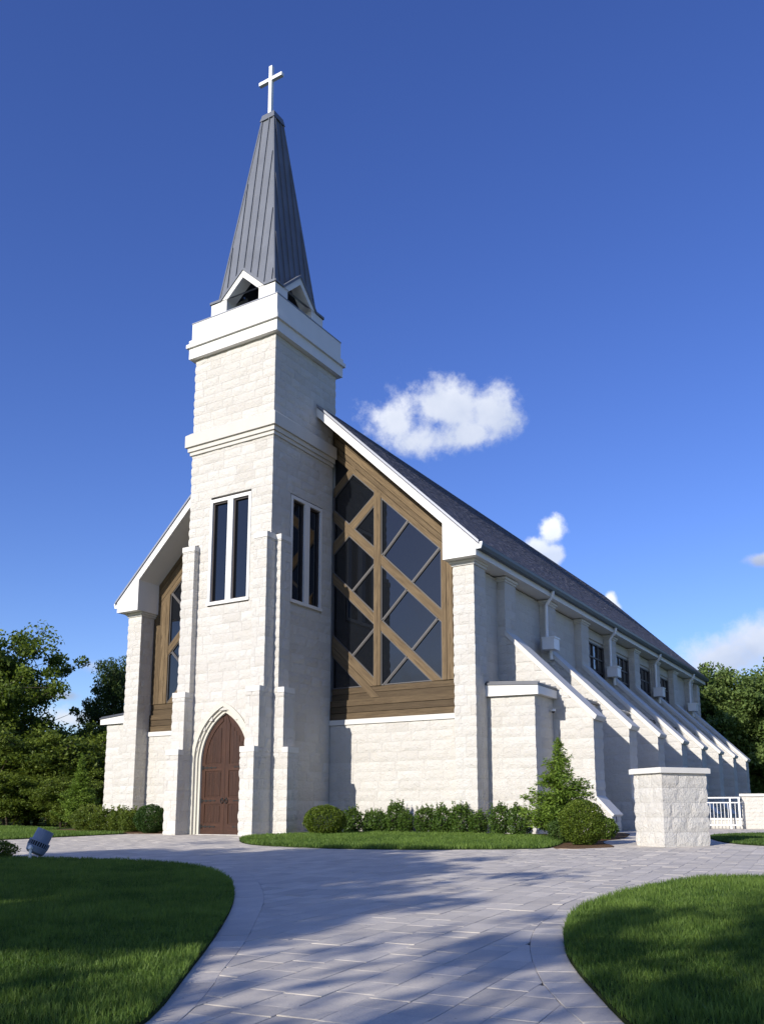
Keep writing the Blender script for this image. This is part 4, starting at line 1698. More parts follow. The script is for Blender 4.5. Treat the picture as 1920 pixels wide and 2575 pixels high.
def gable(mir):
    fx = (lambda x: 2*XC-x) if mir else (lambda x: x)
    fr = MB()
    fr.py([(fx(.0), 3.65), (fx(4.93), 3.65), (fx(4.93), 9.2), (fx(0), 13.9)], 3.47, 3.515)
    root = cpart(fr, 'gable_window', M['dark'])

    def board(poly, y, dirv_, tone=None, th=.12):
        tone = tr.random() if tone is None else tone
        poly = [p for p in poly]
        if len(poly) < 3:
            return
        o = (tr.random()*9, tr.random()*9)
        dx, dz = dirv_
        l = math.hypot(dx, dz)
        dx, dz = dx/l, dz/l
        m_ = MB()
        m_.py([(fx(p[0]), p[1]) for p in poly], y, y+th, tone, lambda p: (o[0]+fx(p[0])*dx+p[2]*dz, o[1]-fx(p[0])*dz+p[2]*dx+p[1]))
        cpart(m_, 'plank', M['timber'], root)

    def strip(zt, mt, zb, mb_, xa, xb):
        return [(xa, zb+mb_*xa), (xb, zb+mb_*xb), (xb, zt+mt*xb), (xa, zt+mt*xa)]
    # rafter boards
    lo0, up0 = 12.864, 14.0
    edges = [0, .22, .42, .68, 1.]
    for i in range(4):
        a, b = lo0+(up0-lo0)*edges[i], lo0+(up0-lo0)*edges[i+1]
        board(strip(b-.02, -.957, a, -.957, 0, 4.92), YB-.015-.004*i, (1, -.957), [.25, .5, .1, .35][i])
    # base boards
    board([(0, 4.30), (4.93, 4.30), (4.93, 4.495), (0, 4.495)], YB+.0, (1, 0), .95)
    board([(0, 4.51), (4.93, 4.51), (4.93, 4.70), (0, 4.70)], YB+.012, (1, 0), .8)
    for i, (a, b) in enumerate(((3.648, 3.862), (3.878, 4.078), (4.094, 4.288))):
        board([(0, a), (4.93, a), (4.93, b), (0, b)], 3.29+.008*(i % 2), (1, 0), (.6, 1., .7)[i], .2)
    # posts
    board([(1.655, 4.705), (1.78, 4.705), (1.78, 11.3), (1.655, 11.3)], YP, (0, 1), .2)
    board([(1.786, 4.705), (1.905, 4.705), (1.905, 11.2), (1.786, 11.2)], YP+.003, (0, 1), .35)
    for i, (a, b) in enumerate(((4.14, 4.302), (4.316, 4.532), (4.546, 4.712), (4.726, 4.93))):
        board([(a, 4.705), (b, 4.705), (b, 12.86-.957*b+.02), (a, 12.86-.957*a+.02)], YP+.004*i, (0, 1), (.3, .15, .6, .4)[i])
    # descending and ascending braces
    for zt, zb in ((10.93, 10.55), (8.71, 8.35)):
        p = strip(zt, -.972, zb, -.968, 0, 4.14)
        p = clip(p, 0, -1, -4.705)
        board(p, YP+.02, (1, -.97), .3)
    p = clip(strip(6.54, -.97, 6.17, -.97, 0, 1.655), 0, -1, -4.705)
    board(p, YP+.02, (1, -.97), .3)
    p = clip(strip(6.155, -.97, 5.85, -.97, 0, 1.87), 0, -1, -4.33)
    board(p, YP+.016, (1, -.97), .45)
    board(strip(9.75, .86, 9.34, .905, 0, 1.655), YP+.028, (1, .88), .25)
    board(strip(11.70, .917, 11.37, .936, 0, .9), YP+.028, (1, .92), .4)
    # panes cut by braces and bars
    RR = [(1.91, 4.71), (4.135, 4.71), (4.135, 12.86-.957*4.135), (1.91, 12.86-.957*1.91)]
    LL = [(0.0, 4.71), (1.65, 4.71), (1.65, 12.86-.957*1.65), (0.0, 12.86)]

    def above(P, m, c):
        return clip(P, m, -1, -c)     # z >= m x + c

    def below(P, m, c):
        return clip(P, -m, 1, c)
    cells = []
    g = .022
    top = above(RR, -.972, 10.93)
    mid = above(below(RR, -.968, 10.55), -.972, 8.71)
    bot = below(RR, -.968, 8.35)

    def splits(P, lines):
        out = []
        for m, c in lines:
            if not P:
                break
            out.append(above(P, m, c+g))
            P = below(P, m, c-g)
        out.append(P)
        return out
    cells += splits(top, [(1.067, 9.08-1.067*2.03), (.99, 7.95-.99*3.07)])
    cells += splits(mid, [(1.0, 6.91-2.04), (1.0, 5.75-3.06)])
    cells += splits(bot, [(.974, 4.74-.974*2.04)])
    cells.append(below(above(LL, .86, 9.75), .936, 11.37))
    cells[-1] = above(cells[-1], -.972, 10.93)
    rgt = above(below(LL, .905, 9.34), -.972, 10.93)
    cells.append(rgt)
    cells.append(above(below(below(LL, -.968, 10.55), 0, 20), .86, 9.75))
    b1_ = above(below(below(LL, -.968, 10.55), .905, 9.34), -.972, 8.71)
    cells += splits(b1_, [(.927, 7.97-.927*.8)])
    b2_ = above(below(LL, -.968, 8.35), -.97, 6.54)
    cells += splits(b2_, [(.96, 5.78-.96*.82)])
    cells.append(below(LL, -.97, 5.85))
    fm = MB()
    for cpoly in cells:
        if len(cpoly) < 3:
            continue
        cx = sum(p[0] for p in cpoly)/len(cpoly)
        cz = sum(p[1] for p in cpoly)/len(cpoly)
        area = abs(sum(cpoly[i][0]*cpoly[(i+1) % len(cpoly)][1]-cpoly[(i+1) % len(cpoly)][0]*cpoly[i][1] for i in range(len(cpoly))))/2
        if area < .02:
            continue
        gm_ = MB()
        gm_.py([(fx(p[0]), p[1]) for p in cpoly], YM+.03, YM+.05)
        cpart(gm_, 'pane', M['glass'], root)
        # slim metal frame round each pane
        n = len(cpoly)
        inn = cpoly
        d = .030
        sg = 1 if sum(cpoly[i][0]*cpoly[(i+1) % n][1]-cpoly[(i+1) % n][0]*cpoly[i][1] for i in range(n)) > 0 else -1
        for i in range(n):
            p, q = cpoly[i], cpoly[(i+1) % n]
            ex, ez = q[0]-p[0], q[1]-p[1]
            l = math.hypot(ex, ez)
            if l < .05:
                continue
            nx_, nz_ = -ez/l*sg, ex/l*sg
            strip_ = [p, q, (q[0]+nx_*d, q[1]+nz_*d), (p[0]+nx_*d, p[1]+nz_*d)]
            fm.py([(fx(a[0]), a[1]) for a in strip_], YM-.012-.0007*i, YM+.0299)
    # bars between panes
    for (xa, za), (xb, zb) in (((2.0, 9.05), (2.95, 10.06)), ((3.05, 7.93), (4.1, 8.97)), ((2.0, 6.87), (2.85, 7.72)), ((3.03, 5.72), (3.96, 6.65)), ((1.98, 4.70), (2.85, 5.53)), ((.77, 7.94), (1.65, 8.76)), ((.79, 5.75), (1.65, 6.58))):
        ex, ez = xb-xa, zb-za
        l = math.hypot(ex, ez)
        nx_, nz_ = -ez/l*.019, ex/l*.019
        fm.py([(fx(xa+nx_), za+nz_), (fx(xb+nx_), zb+nz_), (fx(xb-nx_), zb-nz_), (fx(xa-nx_), za-nz_)], YM-.03, YM+.0295)
    cpart(fm, 'glazing_bars', M['greyframe'], root)


gable(0)
gable(1)

# --- downspouts with leader boxes
for k in range(4):
    y = BYS[2*k+1]-.28
    dm = MB()
    dm.tube([(5.94, y, 8.37), (5.94, y, 8.26), (5.90, y, 8.16), (5.74, y, 7.98), (5.68, y, 7.88), (5.67, y, 6.75)], .055, 10)
    do = cpart(dm, 'downspout', M['white'])
    lb = MB()
    lb.box(5.585, y-.26, 6.27, 6.02, y+.26, 6.66)
    lb.box(5.575, y-.285, 6.66, 6.05, y+.285, 6.71)
    cpart(lb, 'leader_box', M['white'], do)
    lo = MB()
    lo.tube([(5.75, y+.1, 6.27), (5.78, y+.1, 5.95)], .06, 10)
    cpart(lo, 'outlet_pipe', M['white'], do)

# --- stonework objects: the 300 blocks that show largest, the rest joined
STONES.sort(key=lambda s_: -s_[0])
for sc_, V, F, tn in STONES[:300]:
    MBo = MB()
    MBo.add(V, F, tn)
    cpart(MBo, 'stone', M['stone'])
rest = MB()
for sc_, V, F, tn in STONES[300:]:
    rest.add(V, F, tn)
cpart(rest, 'stonework', M['stone'], kind='stuff')
cpart(mortar, 'mortar', M['mortar'])
print('stones', len(STONES), 'faces', len(rest.f))

# ---------------------------------------------------------------- security camera on the aisle wall
sec = empty('security_camera', (7.10, 4.66, 3.68))
tag(sec, 'small white dome camera on the aisle wall beside the first raking buttress', 'security camera')
m_ = MB()
m_.tube([(0, 0, .03), (.10, 0, .03)], .03, 8)
m_.tube([(.10, 0, .07), (.10, 0, .0)], .07, 12)
m_.build('mount', M['white'], sec)
m_ = MB()
m_.tube([(.10, 0, 0.), (.10, 0, -.03), (.10, 0, -.055)], [.06, .05, .02], 12)
m_.build('lens_dome', M['bronze'], sec)

# ---------------------------------------------------------------- stone pier
pang = math.atan2(.80, .60)
pd1 = np.array([math.cos(pang), math.sin(pang)])          # along the wide face
pd2 = np.array([-pd1[1], pd1[0]])                         # along the narrow face
PW, PDp, PH = 1.13, .88, 1.52
p0 = np.array([11.90, -1.81])
pgz = float(gz(p0[1]))
pier = empty('stone_pier', (p0[0], p0[1], pgz), pang)
tag(pier, 'free-standing pier of rough white stone with a flat cap at the driveway edge', 'stone pier')
keepS, keepM = STONES, mortar
STONES, mortar = [], MB()
CR0 = CRS
wall((0, 0), (1, 0), (0, -1), 0, PW, 0, PH, None, True, True, off=0., wmin=.34, wmax=.6, rough=.032)
wall((0, PDp), (0, -1), (-1, 0), 0, PDp, 0, PH, None, True, True, off=0., wmin=.3, wmax=.5, rough=.032)
wall((PW, 0), (0, 1), (1, 0), 0, PDp, 0, PH, None, True, True, off=0., wmin=.3, wmax=.5, rough=.032)
wall((PW, PDp), (-1, 0), (0, 1), 0, PW, 0, PH, None, True, True, off=0., wmin=.34, wmax=.6, rough=.032)
cm = MB()
cm.box(.03, .03, -.1, PW-.03, PDp-.03, PH)
cm.build('pier_core', M['mortar'], pier)
for sc_, V, F, tn in STONES:
    MB().add(V, F, .35+.5*tn).build('stone', M['stone'], pier)
mortar.build('mortar', M['mortar'], pier)
cm = MB()
cm.box(-.085, -.085, PH+.0, PW+.085, PDp+.085, PH+.105)
cm.box(-.06, -.06, PH+.105, PW+.06, PDp+.06, PH+.115)
cm.build('cap', M['cast'], pier)

# ---------------------------------------------------------------- low wall with coping, and the railing before it
GZ = float(gz(12.))
lw = empty('low_wall', (11.02, 12.75, GZ), R(7.))
tag(lw, 'low pale stone wall with a white coping beside the railing', 'wall')
STONES, mortar = [], MB()
tmpC = CRS
CRS = .135
wall((0, 0), (1, 0), (0, -1), 0, 3.6, 0, 1.12, None, True, True, off=0., wmin=.14, wmax=.5, rough=.02, cuts=((.55, 1., 2.05),))
wall((0, .4), (0, -1), (-1, 0), 0, .4, 0, 1.12, None, True, True, off=0., wmin=.14, wmax=.3, rough=.02)
CRS = tmpC
cm = MB()
cm.py([(.03, -.1), (3.6, -.1), (3.6, .05), (1.69, 1.12), (.03, 1.12)], .03, .37)
cm.build('wall_core', M['mortar'], lw)
for sc_, V, F, tn in STONES:
    MB().add(V, F, .25+.5*tn).build('stone', M['stone'], lw)
mortar.build('mortar', M['mortar'], lw)
cm = MB()
cm.py([(-.08, 1.12), (1.66, 1.12), (3.6, .05), (3.6, .14), (1.70, 1.21), (-.08, 1.21)], -.06, .46)
cm.build('coping', M['cast'], lw)
cm = MB()
cm.tube([(1.55, -.14, .83), (2.1, -.14, .80), (2.9, -.14, .40)], .03, 8)
cm.tube([(1.62, -.14, .82), (1.62, 0.02, .80)], .015, 6)
cm.build('handrail', M['white'], lw)
kb = empty('kerb_wall', (8.6, 12.55, GZ), R(3.))
tag(kb, 'knee-high white stone kerb wall behind the railing pickets', 'kerb wall')
STONES, mortar = [], MB()
wall((0, 0), (1, 0), (0, -1), 0, 2.4, 0, .30, None, True, True, off=0., wmin=.4, wmax=.7, rough=.015)
cm = MB()
cm.box(.02, .02, -.1, 2.38, .25, .30)
cm.build('wall_core', M['mortar'], kb)
for sc_, V, F, tn in STONES:
    MB().add(V, F, .6).build('stone', M['stone'], kb)
mortar.build('mortar', M['mortar'], kb)
cm = MB()
cm.box(-.02, -.04, .30, 2.42, .29, .37)
cm.build('coping', M['cast'], kb)

rl = empty('railing', (8.75, 12.15, GZ), R(3.))
tag(rl, 'white metal picket railing between the stone pier and the low stone wall', 'railing')
LEN = 2.25
for xx in (0., 1.12, 1.96):
    m_ = MB()
    m_.box(xx-.025, -.025, 0, xx+.025, .025, 1.07)
    m_.build('post', M['white'], rl)
for nm, zz, hh in (('top_rail', 1.07, .045), ('middle_rail', .90, .035), ('bottom_rail', .13, .04)):
    m_ = MB()
    m_.box(-.03, -.026, zz-hh/2, LEN+.03, .026, zz+hh/2)
    m_.build(nm, M['white'], rl)
m_ = MB()
m_.box(LEN-.03, -.03, .10, LEN+.03, .03, 1.09)
m_.build('end_post', M['white'], rl)
pk = MB()
pk.box(-.008, -.008, .14, .008, .008, .89)
pme = pk.mesh('picket', M['white'])
nx_ = 0
xx = .11
while xx < LEN-.05:
    if min(abs(xx-p) for p in (0, 1.12, 1.96)) > .05:
        o = link('picket', pme, rl)
        o.location = (xx, 0, 0)
    xx += .118
m_ = MB()
for zz in (1.07, .90, .13):
    m_.box(LEN+.0, .031, zz-.018, LEN+.03, .55, zz+.018)
m_.build('return_rail', M['white'], rl)

# ---------------------------------------------------------------- floodlight on the lawn
fl_ = empty('floodlight', (2.72, -9.95, float(gz(-9.9))+.02), R(20))
tag(fl_, 'grey blue cylindrical floodlight tilted up at the church on the edge of the front lawn', 'floodlight')
ax = Vector((.30, .28, .91)).normalized()
c0 = Vector((0, 0, .14))


def ring_pts(base, dist):
    return base+ax*dist


def lathe(prof, sides=24):
    m_ = MB()
    a = ax.cross(Vector((0, 1, 0))).normalized()
    b = ax.cross(a).normalized()
    v = []
    for d, r_ in prof:
        for k in range(sides):
            t = 2*math.pi*k/sides
            v.append(tuple(c0+ax*d+(a*math.cos(t)+b*math.sin(t))*r_))
    f = [(i*sides+k, i*sides+(k+1) % sides, (i+1)*sides+(k+1) % sides, (i+1)*sides+k) for i in range(len(prof)-1) for k in range(sides)]
    m_.add(v, f)
    return m_


lathe([(-.05, .001), (-.05, .12), (-.02, .165), (.06, .18), (.065, .185), (.085, .185)]).build('body', M['lamp'], fl_)
lathe([(.085, .178), (.165, .178)]).build('vent_gap', M['lampdark'], fl_)
lathe([(.165, .182), (.165, .19), (.185, .19), (.19, .155), (.40, .150), (.40, .143), (.2, .143), (.2, .001)]).build('hood', M['lamp'], fl_)
a_ = ax.cross(Vector((0, 1, 0))).normalized()
b_ = ax.cross(a_).normalized()
for k in range(26):
    t = 2*math.pi*k/26
    rib = MB()
    d = a_*math.cos(t)+b_*math.sin(t)
    rib.tube([tuple(c0+ax*.08+d*.182), tuple(c0+ax*.17+d*.182)], .0085, 4)
    rib.build('rib', M['lamp'], fl_)
m_ = MB()
for sg in (-1, 1):
    q = c0+b_*sg*.2+ax*.02
    m_.box(q.x-.02, q.y-.012, -.03, q.x+.02, q.y+.012, q.z+.03)
m_.build('yoke', M['white'], fl_)
m_ = MB()
q = c0+b_*.2+ax*.02
m_.tube([tuple(c0+b_*.17+ax*.02), tuple(c0+b_*.24+ax*.02)], .035, 10)
m_.tube([tuple(c0-b_*.17+ax*.02), tuple(c0-b_*.24+ax*.02)], .035, 10)
m_.build('knob', M['white'], fl_)

# ---------------------------------------------------------------- plants


def leaf_quads(C, size, up=.4, seed=0, aspect=.55, tone=None, dirs=None, rg=None):
    """diamond leaves at points C"""
    rg = rg or np.random.default_rng(seed)
    n = len(C)
    nrm = rg.normal(size=(n, 3))
    nrm[:, 2] = np.abs(nrm[:, 2])+up
    nrm /= np.linalg.norm(nrm, axis=1)[:, None]
    d = rg.normal(size=(n, 3)) if dirs is None else dirs+rg.normal(size=(n, 3))*.35
    d -= nrm*(d*nrm).sum(1)[:, None]
    d /= np.linalg.norm(d, axis=1)[:, None]+1e-9
    s = np.cross(nrm, d)
    L = (size*(.65+.7*rg.random(n)))[:, None]
    V = np.empty((n, 4, 3))
    V[:, 0] = C-d*L*.5
    V[:, 1] = C+s*L*aspect*.5-d*L*.05
    V[:, 2] = C+d*L*.5
    V[:, 3] = C-s*L*aspect*.5-d*L*.05
    Q = np.arange(n*4).reshape(n, 4)
    t = np.clip(rg.normal(.45, .22, n), 0, 1) if tone is None else np.clip(tone+rg.normal(0, .15, n), 0, 1)
    return V.reshape(-1, 3), Q, t


def tree_meshes(name, seed, H, cr, trunk_r, fork, nlimb, leafmat, lsize, nclus, lper, crown_lo, flat=1., csize=.55, up=.3, ragged=.5, stems=1):
    """returns trunk mesh and crown mesh"""
    rg = np.random.default_rng(seed)
    tm = MB()
    tips = []
    zc = H*(1+crown_lo)/2
    hz = H*(1-crown_lo)/2
    for sidx in range(stems):
        ang = 2*math.pi*sidx/stems+rg.random()
        lean = .0 if stems == 1 else .28
        base = np.array([math.cos(ang), math.sin(ang), 0])*(.0 if stems == 1 else .25)
        pts = []
        for i in range(7):
            t = i/6
            pts.append(base+np.array([math.cos(ang)*lean*H*.9*t, math.sin(ang)*lean*H*.9*t, H*.92*t])+np.append(rg.normal(0, .06*H*.2, 2), 0)*(t > 0))
        tm.tube([tuple(p) for p in pts], [trunk_r*(1-.88*i/6)+.01 for i in range(7)], 8, False)
        P = np.array(pts)
        for j in range(nlimb):
            t = fork+(1-fork)*(j+.5)/nlimb*.95
            k = t*6
            i0 = min(5, int(k))
            st = P[i0]+(P[i0+1]-P[i0])*(k-i0)
            a = 2.4*j+rg.random()*.8
            zrel = (st[2]+.12*H-zc)/hz
            rad = cr*math.sqrt(max(.05, 1-min(.97, zrel*zrel)))*(.75+.35*rg.random())
            rise = H*(.10+.16*rg.random())*(1.2-t)
            end = st+np.array([math.cos(a)*rad, math.sin(a)*rad, rise])
            mid = (st+end)/2+np.array([0, 0, rise*.25])+rg.normal(0, .05*cr, 3)
            r0 = trunk_r*(1-.8*t)*.55
            tm.tube([tuple(st), tuple(mid), tuple(end)], [r0, r0*.6, .012], 5, False)
            for q in (.45, .65, .85, 1.):
                c = st+(end-st)*q+np.array([0, 0, rise*.2])
                tips.append(c)
                for _ in range(2):
                    e2 = c+rg.normal(0, .22*cr, 3)*np.array([1, 1, .7])
                    tm.tube([tuple(c), tuple(e2)], [.022, .008], 4, False)
                    tips.append(e2)
    tips = np.array(tips)
    # clumps: at the limb ends, filled out over the crown's envelope
    extra = rg.normal(size=(nclus*3, 3))
    extra /= np.linalg.norm(extra, axis=1)[:, None]
    extra *= (rg.random(len(extra))**.4)[:, None]
    lump = .72+.55*vnoise(extra*1.9+seed)
    extra = extra*lump[:, None]*np.array([cr, cr, hz*flat])+np.array([0, 0, zc])
    extra = extra[extra[:, 2] > H*crown_lo*.7][:max(0, nclus-len(tips)) if nclus > len(tips) else nclus//3]
    C = np.concatenate([tips, extra])
    allc, tone, nd = [], [], []
    for c in C:
        m = int(lper*(.5+rg.random()))
        rr = csize*(.6+.8*rg.random())
        p = rg.normal(size=(m, 3))
        p /= np.linalg.norm(p, axis=1)[:, None]
        p *= (rg.random(m)**.45)[:, None]*rr*np.array([1.15, 1.15, .7])
        allc.append(c+p)
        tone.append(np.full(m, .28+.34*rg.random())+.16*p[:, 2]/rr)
    allc = np.concatenate(allc)
    tone = np.concatenate(tone)
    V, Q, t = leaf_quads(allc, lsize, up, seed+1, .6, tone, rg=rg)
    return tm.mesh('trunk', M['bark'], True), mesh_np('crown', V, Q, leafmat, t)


def plant(name, meshes, loc, rz_, scale, label, cat, group):
    o = empty(name, loc, rz_)
    o.scale = (scale if hasattr(scale, '__len__') else (scale,)*3)
    tag(o, label, cat, group)
    link('trunk', meshes[0], o)
    link('crown', meshes[1], o)
    return o


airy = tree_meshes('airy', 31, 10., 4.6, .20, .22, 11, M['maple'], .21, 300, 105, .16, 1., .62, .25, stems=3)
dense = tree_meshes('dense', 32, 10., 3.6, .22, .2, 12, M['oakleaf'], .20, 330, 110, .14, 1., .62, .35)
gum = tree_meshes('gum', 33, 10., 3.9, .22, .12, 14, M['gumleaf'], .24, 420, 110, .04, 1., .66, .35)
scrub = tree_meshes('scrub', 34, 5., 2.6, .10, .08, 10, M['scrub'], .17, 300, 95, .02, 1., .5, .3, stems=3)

GT = 'woodland trees beyond the lawn left of the church'
LT = [
    (airy, 'broadleaf_tree', (-24.6, 7.2), .5, (.86, .86, 1.02), 'tall airy tree with slanting stems at the left edge, sky showing through'),
    (dense, 'broadleaf_tree', (-23.3, 15.6), 2.2, (.62, .62, .97), 'dark dense tree rising right behind the left corner column of the church'),
    (airy, 'broadleaf_tree', (-36., 9.5), 2.9, 1.1, 'tall open tree partly hidden behind the airy tree at the left edge'),
    (scrub, 'understory_tree', (-18.6, 6.2), .2, (1.0, 1.0, .86), 'bushy sunlit understory tree just left of the young conifer'),
    (scrub, 'understory_tree', (-22.5, 13.2), 1.4, (1.15, 1.15, 1.0), 'dark understory tree between the airy tree and the left aisle'),
    (scrub, 'understory_tree', (-18.2, 12.0), 2.6, (.9, .9, .95), 'understory tree closest behind the left aisle roof'),
    (scrub, 'understory_tree', (-25.5, 4.0), 3.3, (1.1, 1.1, .9), 'understory tree at the left edge under the airy tree'),
    (dense, 'broadleaf_tree', (-40., 24.), 1.1, .58, 'low dark tree far back in the gap between the airy tree and the church'),
    (scrub, 'understory_tree', (-31., 18.), 4.4, 1.15, 'bushy tree in the dark middle of the left wood'),
    (dense, 'broadleaf_tree', (-46., 11.), 3.6, .8, 'dark tree deep in the wood behind the left edge trees'),
    (scrub, 'undergrowth_bush', (-14.9, 5.0), 5.1, (.5, .5, .42), 'low undergrowth bush behind the young conifer on the left'),
    (scrub, 'undergrowth_bush', (-17.4, 4.2), .9, (.6, .6, .45), 'low undergrowth bush along the far lawn, left of the young conifer'),
    (scrub, 'undergrowth_bush', (-19.6, 2.6), 2.9, (.6, .6, .45), 'low undergrowth bush along the far lawn at the left edge'),
    (scrub, 'undergrowth_bush', (-16.3, 7.6), 3.9, (.6, .6, .55), 'undergrowth bush in the dark behind the leafy shrubs on the left'),
]
for ms, nm, (x, y), rz_, s_, lab in LT:
    plant(nm, ms, (x, y, float(gz(y))-.06), rz_, s_, lab, 'tree', GT)
GT2 = 'trees beyond the far end of the nave'
RT = [
    (gum, 'gum_tree', (4.6, 43.5), .4, (1.02, 1.02, 1.06), 'leafy pointed tree right behind the far end of the nave roof'),
    (gum, 'gum_tree', (8.9, 46.), 2.0, (1.05, 1.05, 1.10), 'leafy tree at the right edge behind the railing and low wall'),
    (gum, 'gum_tree', (7.0, 53.), 4.0, (.95, .95, 1.10), 'narrow tree top showing between the two nearest trees on the right'),
    (gum, 'gum_tree', (12.5, 43.), 3.1, (1., 1., 1.08), 'leafy tree just beyond the right edge of the photo'),
    (gum, 'gum_tree', (1.0, 55.), 5.2, 1., 'tree hidden behind the far end of the nave'),
    (gum, 'gum_tree', (15., 52.), 1.3, 1.1, 'tall tree at the back of the right hand wood'),
]
for ms, nm, (x, y), rz_, s_, lab in RT:
    plant(nm, ms, (x, y, float(gz(y))-.06), rz_, s_, lab, 'tree', GT2)

# far wood closing the horizon, one mass
rg = np.random.default_rng(77)
pts = []
for i in range(420):
    a = rg.uniform(-62, 40)
    d = rg.uniform(75, 120)
    x, y = CAM[0]+d*math.sin(R(a)), CAM[1]+d*math.cos(R(a))
    h = rg.uniform(4.5, 7.5)
    m = 85
    p = rg.normal(size=(m, 3))
    p /= np.linalg.norm(p, axis=1)[:, None]
    p *= (rg.random(m)**.4)[:, None]*np.array([2.6, 2.6, h/2])
    pts.append(p+np.array([x, y, h/2]))
pts = np.concatenate(pts)
V, Q, t = leaf_quads(pts, .6, .3, 5, .7)
tag(link('distant_wood', mesh_np('distant_wood', V, Q, M['oakleaf'], t)), 'dark wood closing the view far behind the church', kind='stuff')


def shell_bush(seed, rx, rz_, n, lsize, material, rough=.08, shoots=0, boxy=0., inner=.8):
    """clipped or loose shrub: leaves in a thick shell over twigs"""
    rg = np.random.default_rng(seed)
    d = rg.normal(size=(n, 3))
    d /= np.linalg.norm(d, axis=1)[:, None]
    if boxy:
        d = d/np.maximum(np.abs(d).max(1), .01)[:, None]*boxy+d*(1-boxy)
    lum = 1+rough*(2*vnoise(d*3.1+seed*1.7)-1)*1.6+rough*.8*(2*vnoise(d*8.+seed)-1)
    rad = lum*(1-.34*rg.random(n)**2)
    P = d*rad[:, None]*np.array([rx, rx, rz_])
    P[:, 2] += rz_*.97
    P = P[P[:, 2] > .015]
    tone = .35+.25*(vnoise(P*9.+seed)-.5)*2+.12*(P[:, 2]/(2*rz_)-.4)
    tl = [P]
    tt = [tone]
    twigs = MB()
    for k in range(9):
        a = 2.4*k
        twigs.tube([(0, 0, 0), (math.cos(a)*rx*.35, math.sin(a)*rx*.35, rz_*.8), (math.cos(a)*rx*.6, math.sin(a)*rx*.6, rz_*1.4)], [.016, .01, .004], 5, False)
    for k in range(shoots):
        a = rg.uniform(0, 6.28)
        r0 = rx*.7*math.sqrt(rg.random())
        b = np.array([math.cos(a)*r0, math.sin(a)*r0, rz_*1.75])
        hgt = rg.uniform(.06, .24)
        e = b+np.array([rg.normal(0, .05), rg.normal(0, .05), hgt])
        twigs.tube([tuple(b), tuple(e)], [.005, .002], 4, False)
        m = int(14*hgt/.12)
        q = b+(e-b)*rg.random((m, 1))+rg.normal(0, .018, (m, 3))
        tl.append(q)
        tt.append(np.full(m, .6))
    P = np.concatenate(tl)
    tone = np.concatenate(tt)
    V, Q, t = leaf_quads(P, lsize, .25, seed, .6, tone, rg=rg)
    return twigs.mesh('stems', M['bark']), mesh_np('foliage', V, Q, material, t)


def bush(name, ms, loc, rz_, scale, label, cat, group=None):
    o = empty(name, loc, rz_)
    o.scale = (scale if hasattr(scale, '__len__') else (scale,)*3)
    tag(o, label, cat, group)
    link('stems', ms[0], o)
    link('foliage', ms[1], o)
    return o


ballm = shell_bush(41, .62, .44, 12000, .045, M['box'], .045)
balld = shell_bush(42, .54, .46, 12000, .042, M['boxdark'], .04)
ball2 = shell_bush(43, .50, .50, 12000, .040, M['box'], .05)
bush('boxwood_ball', ballm, (1.72, .62, float(gz(.6))), .3, 1., 'round clipped boxwood by the right corner of the tower', 'shrub', 'clipped boxwood balls')
bush('boxwood_ball', balld, (-4.75, .15, float(gz(.1))), 1.3, 1., 'dark round clipped boxwood beside the left tower buttress', 'shrub', 'clipped boxwood balls')
bush('boxwood_ball', ball2, (10.10, -1.62, float(gz(-1.6))), .3, 1., 'round clipped boxwood in front of the young conifer near the stone pier', 'shrub', 'clipped boxwood balls')
sm = shell_bush(44, .34, .26, 3600, .05, M['lime'], .12)
bush('low_shrub', sm, (9.72, 1.05, float(gz(1.))), 0., (1., 1., 1.05), 'small bright green shrub at the foot of the first raking buttress', 'shrub')
sm2 = shell_bush(45, .26, .26, 3000, .045, M['conifer'], .12)
bush('low_shrub', sm2, (9.35, -.95, float(gz(-1.))), 0., (1.05, 1.05, 1.1), 'small feathery shrub on the left of the boxwood near the stone pier', 'shrub')
sm3 = shell_bush(46, .36, .19, 3600, .04, M['box'], .14)
bush('low_shrub', sm3, (1.72, -9.98, float(gz(-9.9))), 0., .85, 'small sunlit shrub at the left edge behind the floodlight', 'shrub')

hm = [shell_bush(50+k, .275, .34, 3200, .056, M['holly'], .17, 9+3*k, .4) for k in range(4)]
HX = [888, 930, 968, 1012, 1050, 1098, 1144, 1190, 1236, 1290, 1338]
lab_h = ['first holly shrub right of the tower boxwood, in the tower shade', 'narrow holly shrub second from the tower boxwood', 'third holly shrub from the tower boxwood, with a tall shoot',
         'broad holly shrub fourth from the tower boxwood', 'fifth holly shrub from the tower boxwood, below thin shoots', 'sixth holly shrub, at the middle of the row',
         'seventh holly shrub, next to the corner column on its left', 'holly shrub standing right before the corner column', 'holly shrub just right of the corner column',
         'holly shrub under the aisle end wall, second from the young conifer', 'last holly shrub of the row, touching the young conifer']


def ground_at(px, depth):
    pass


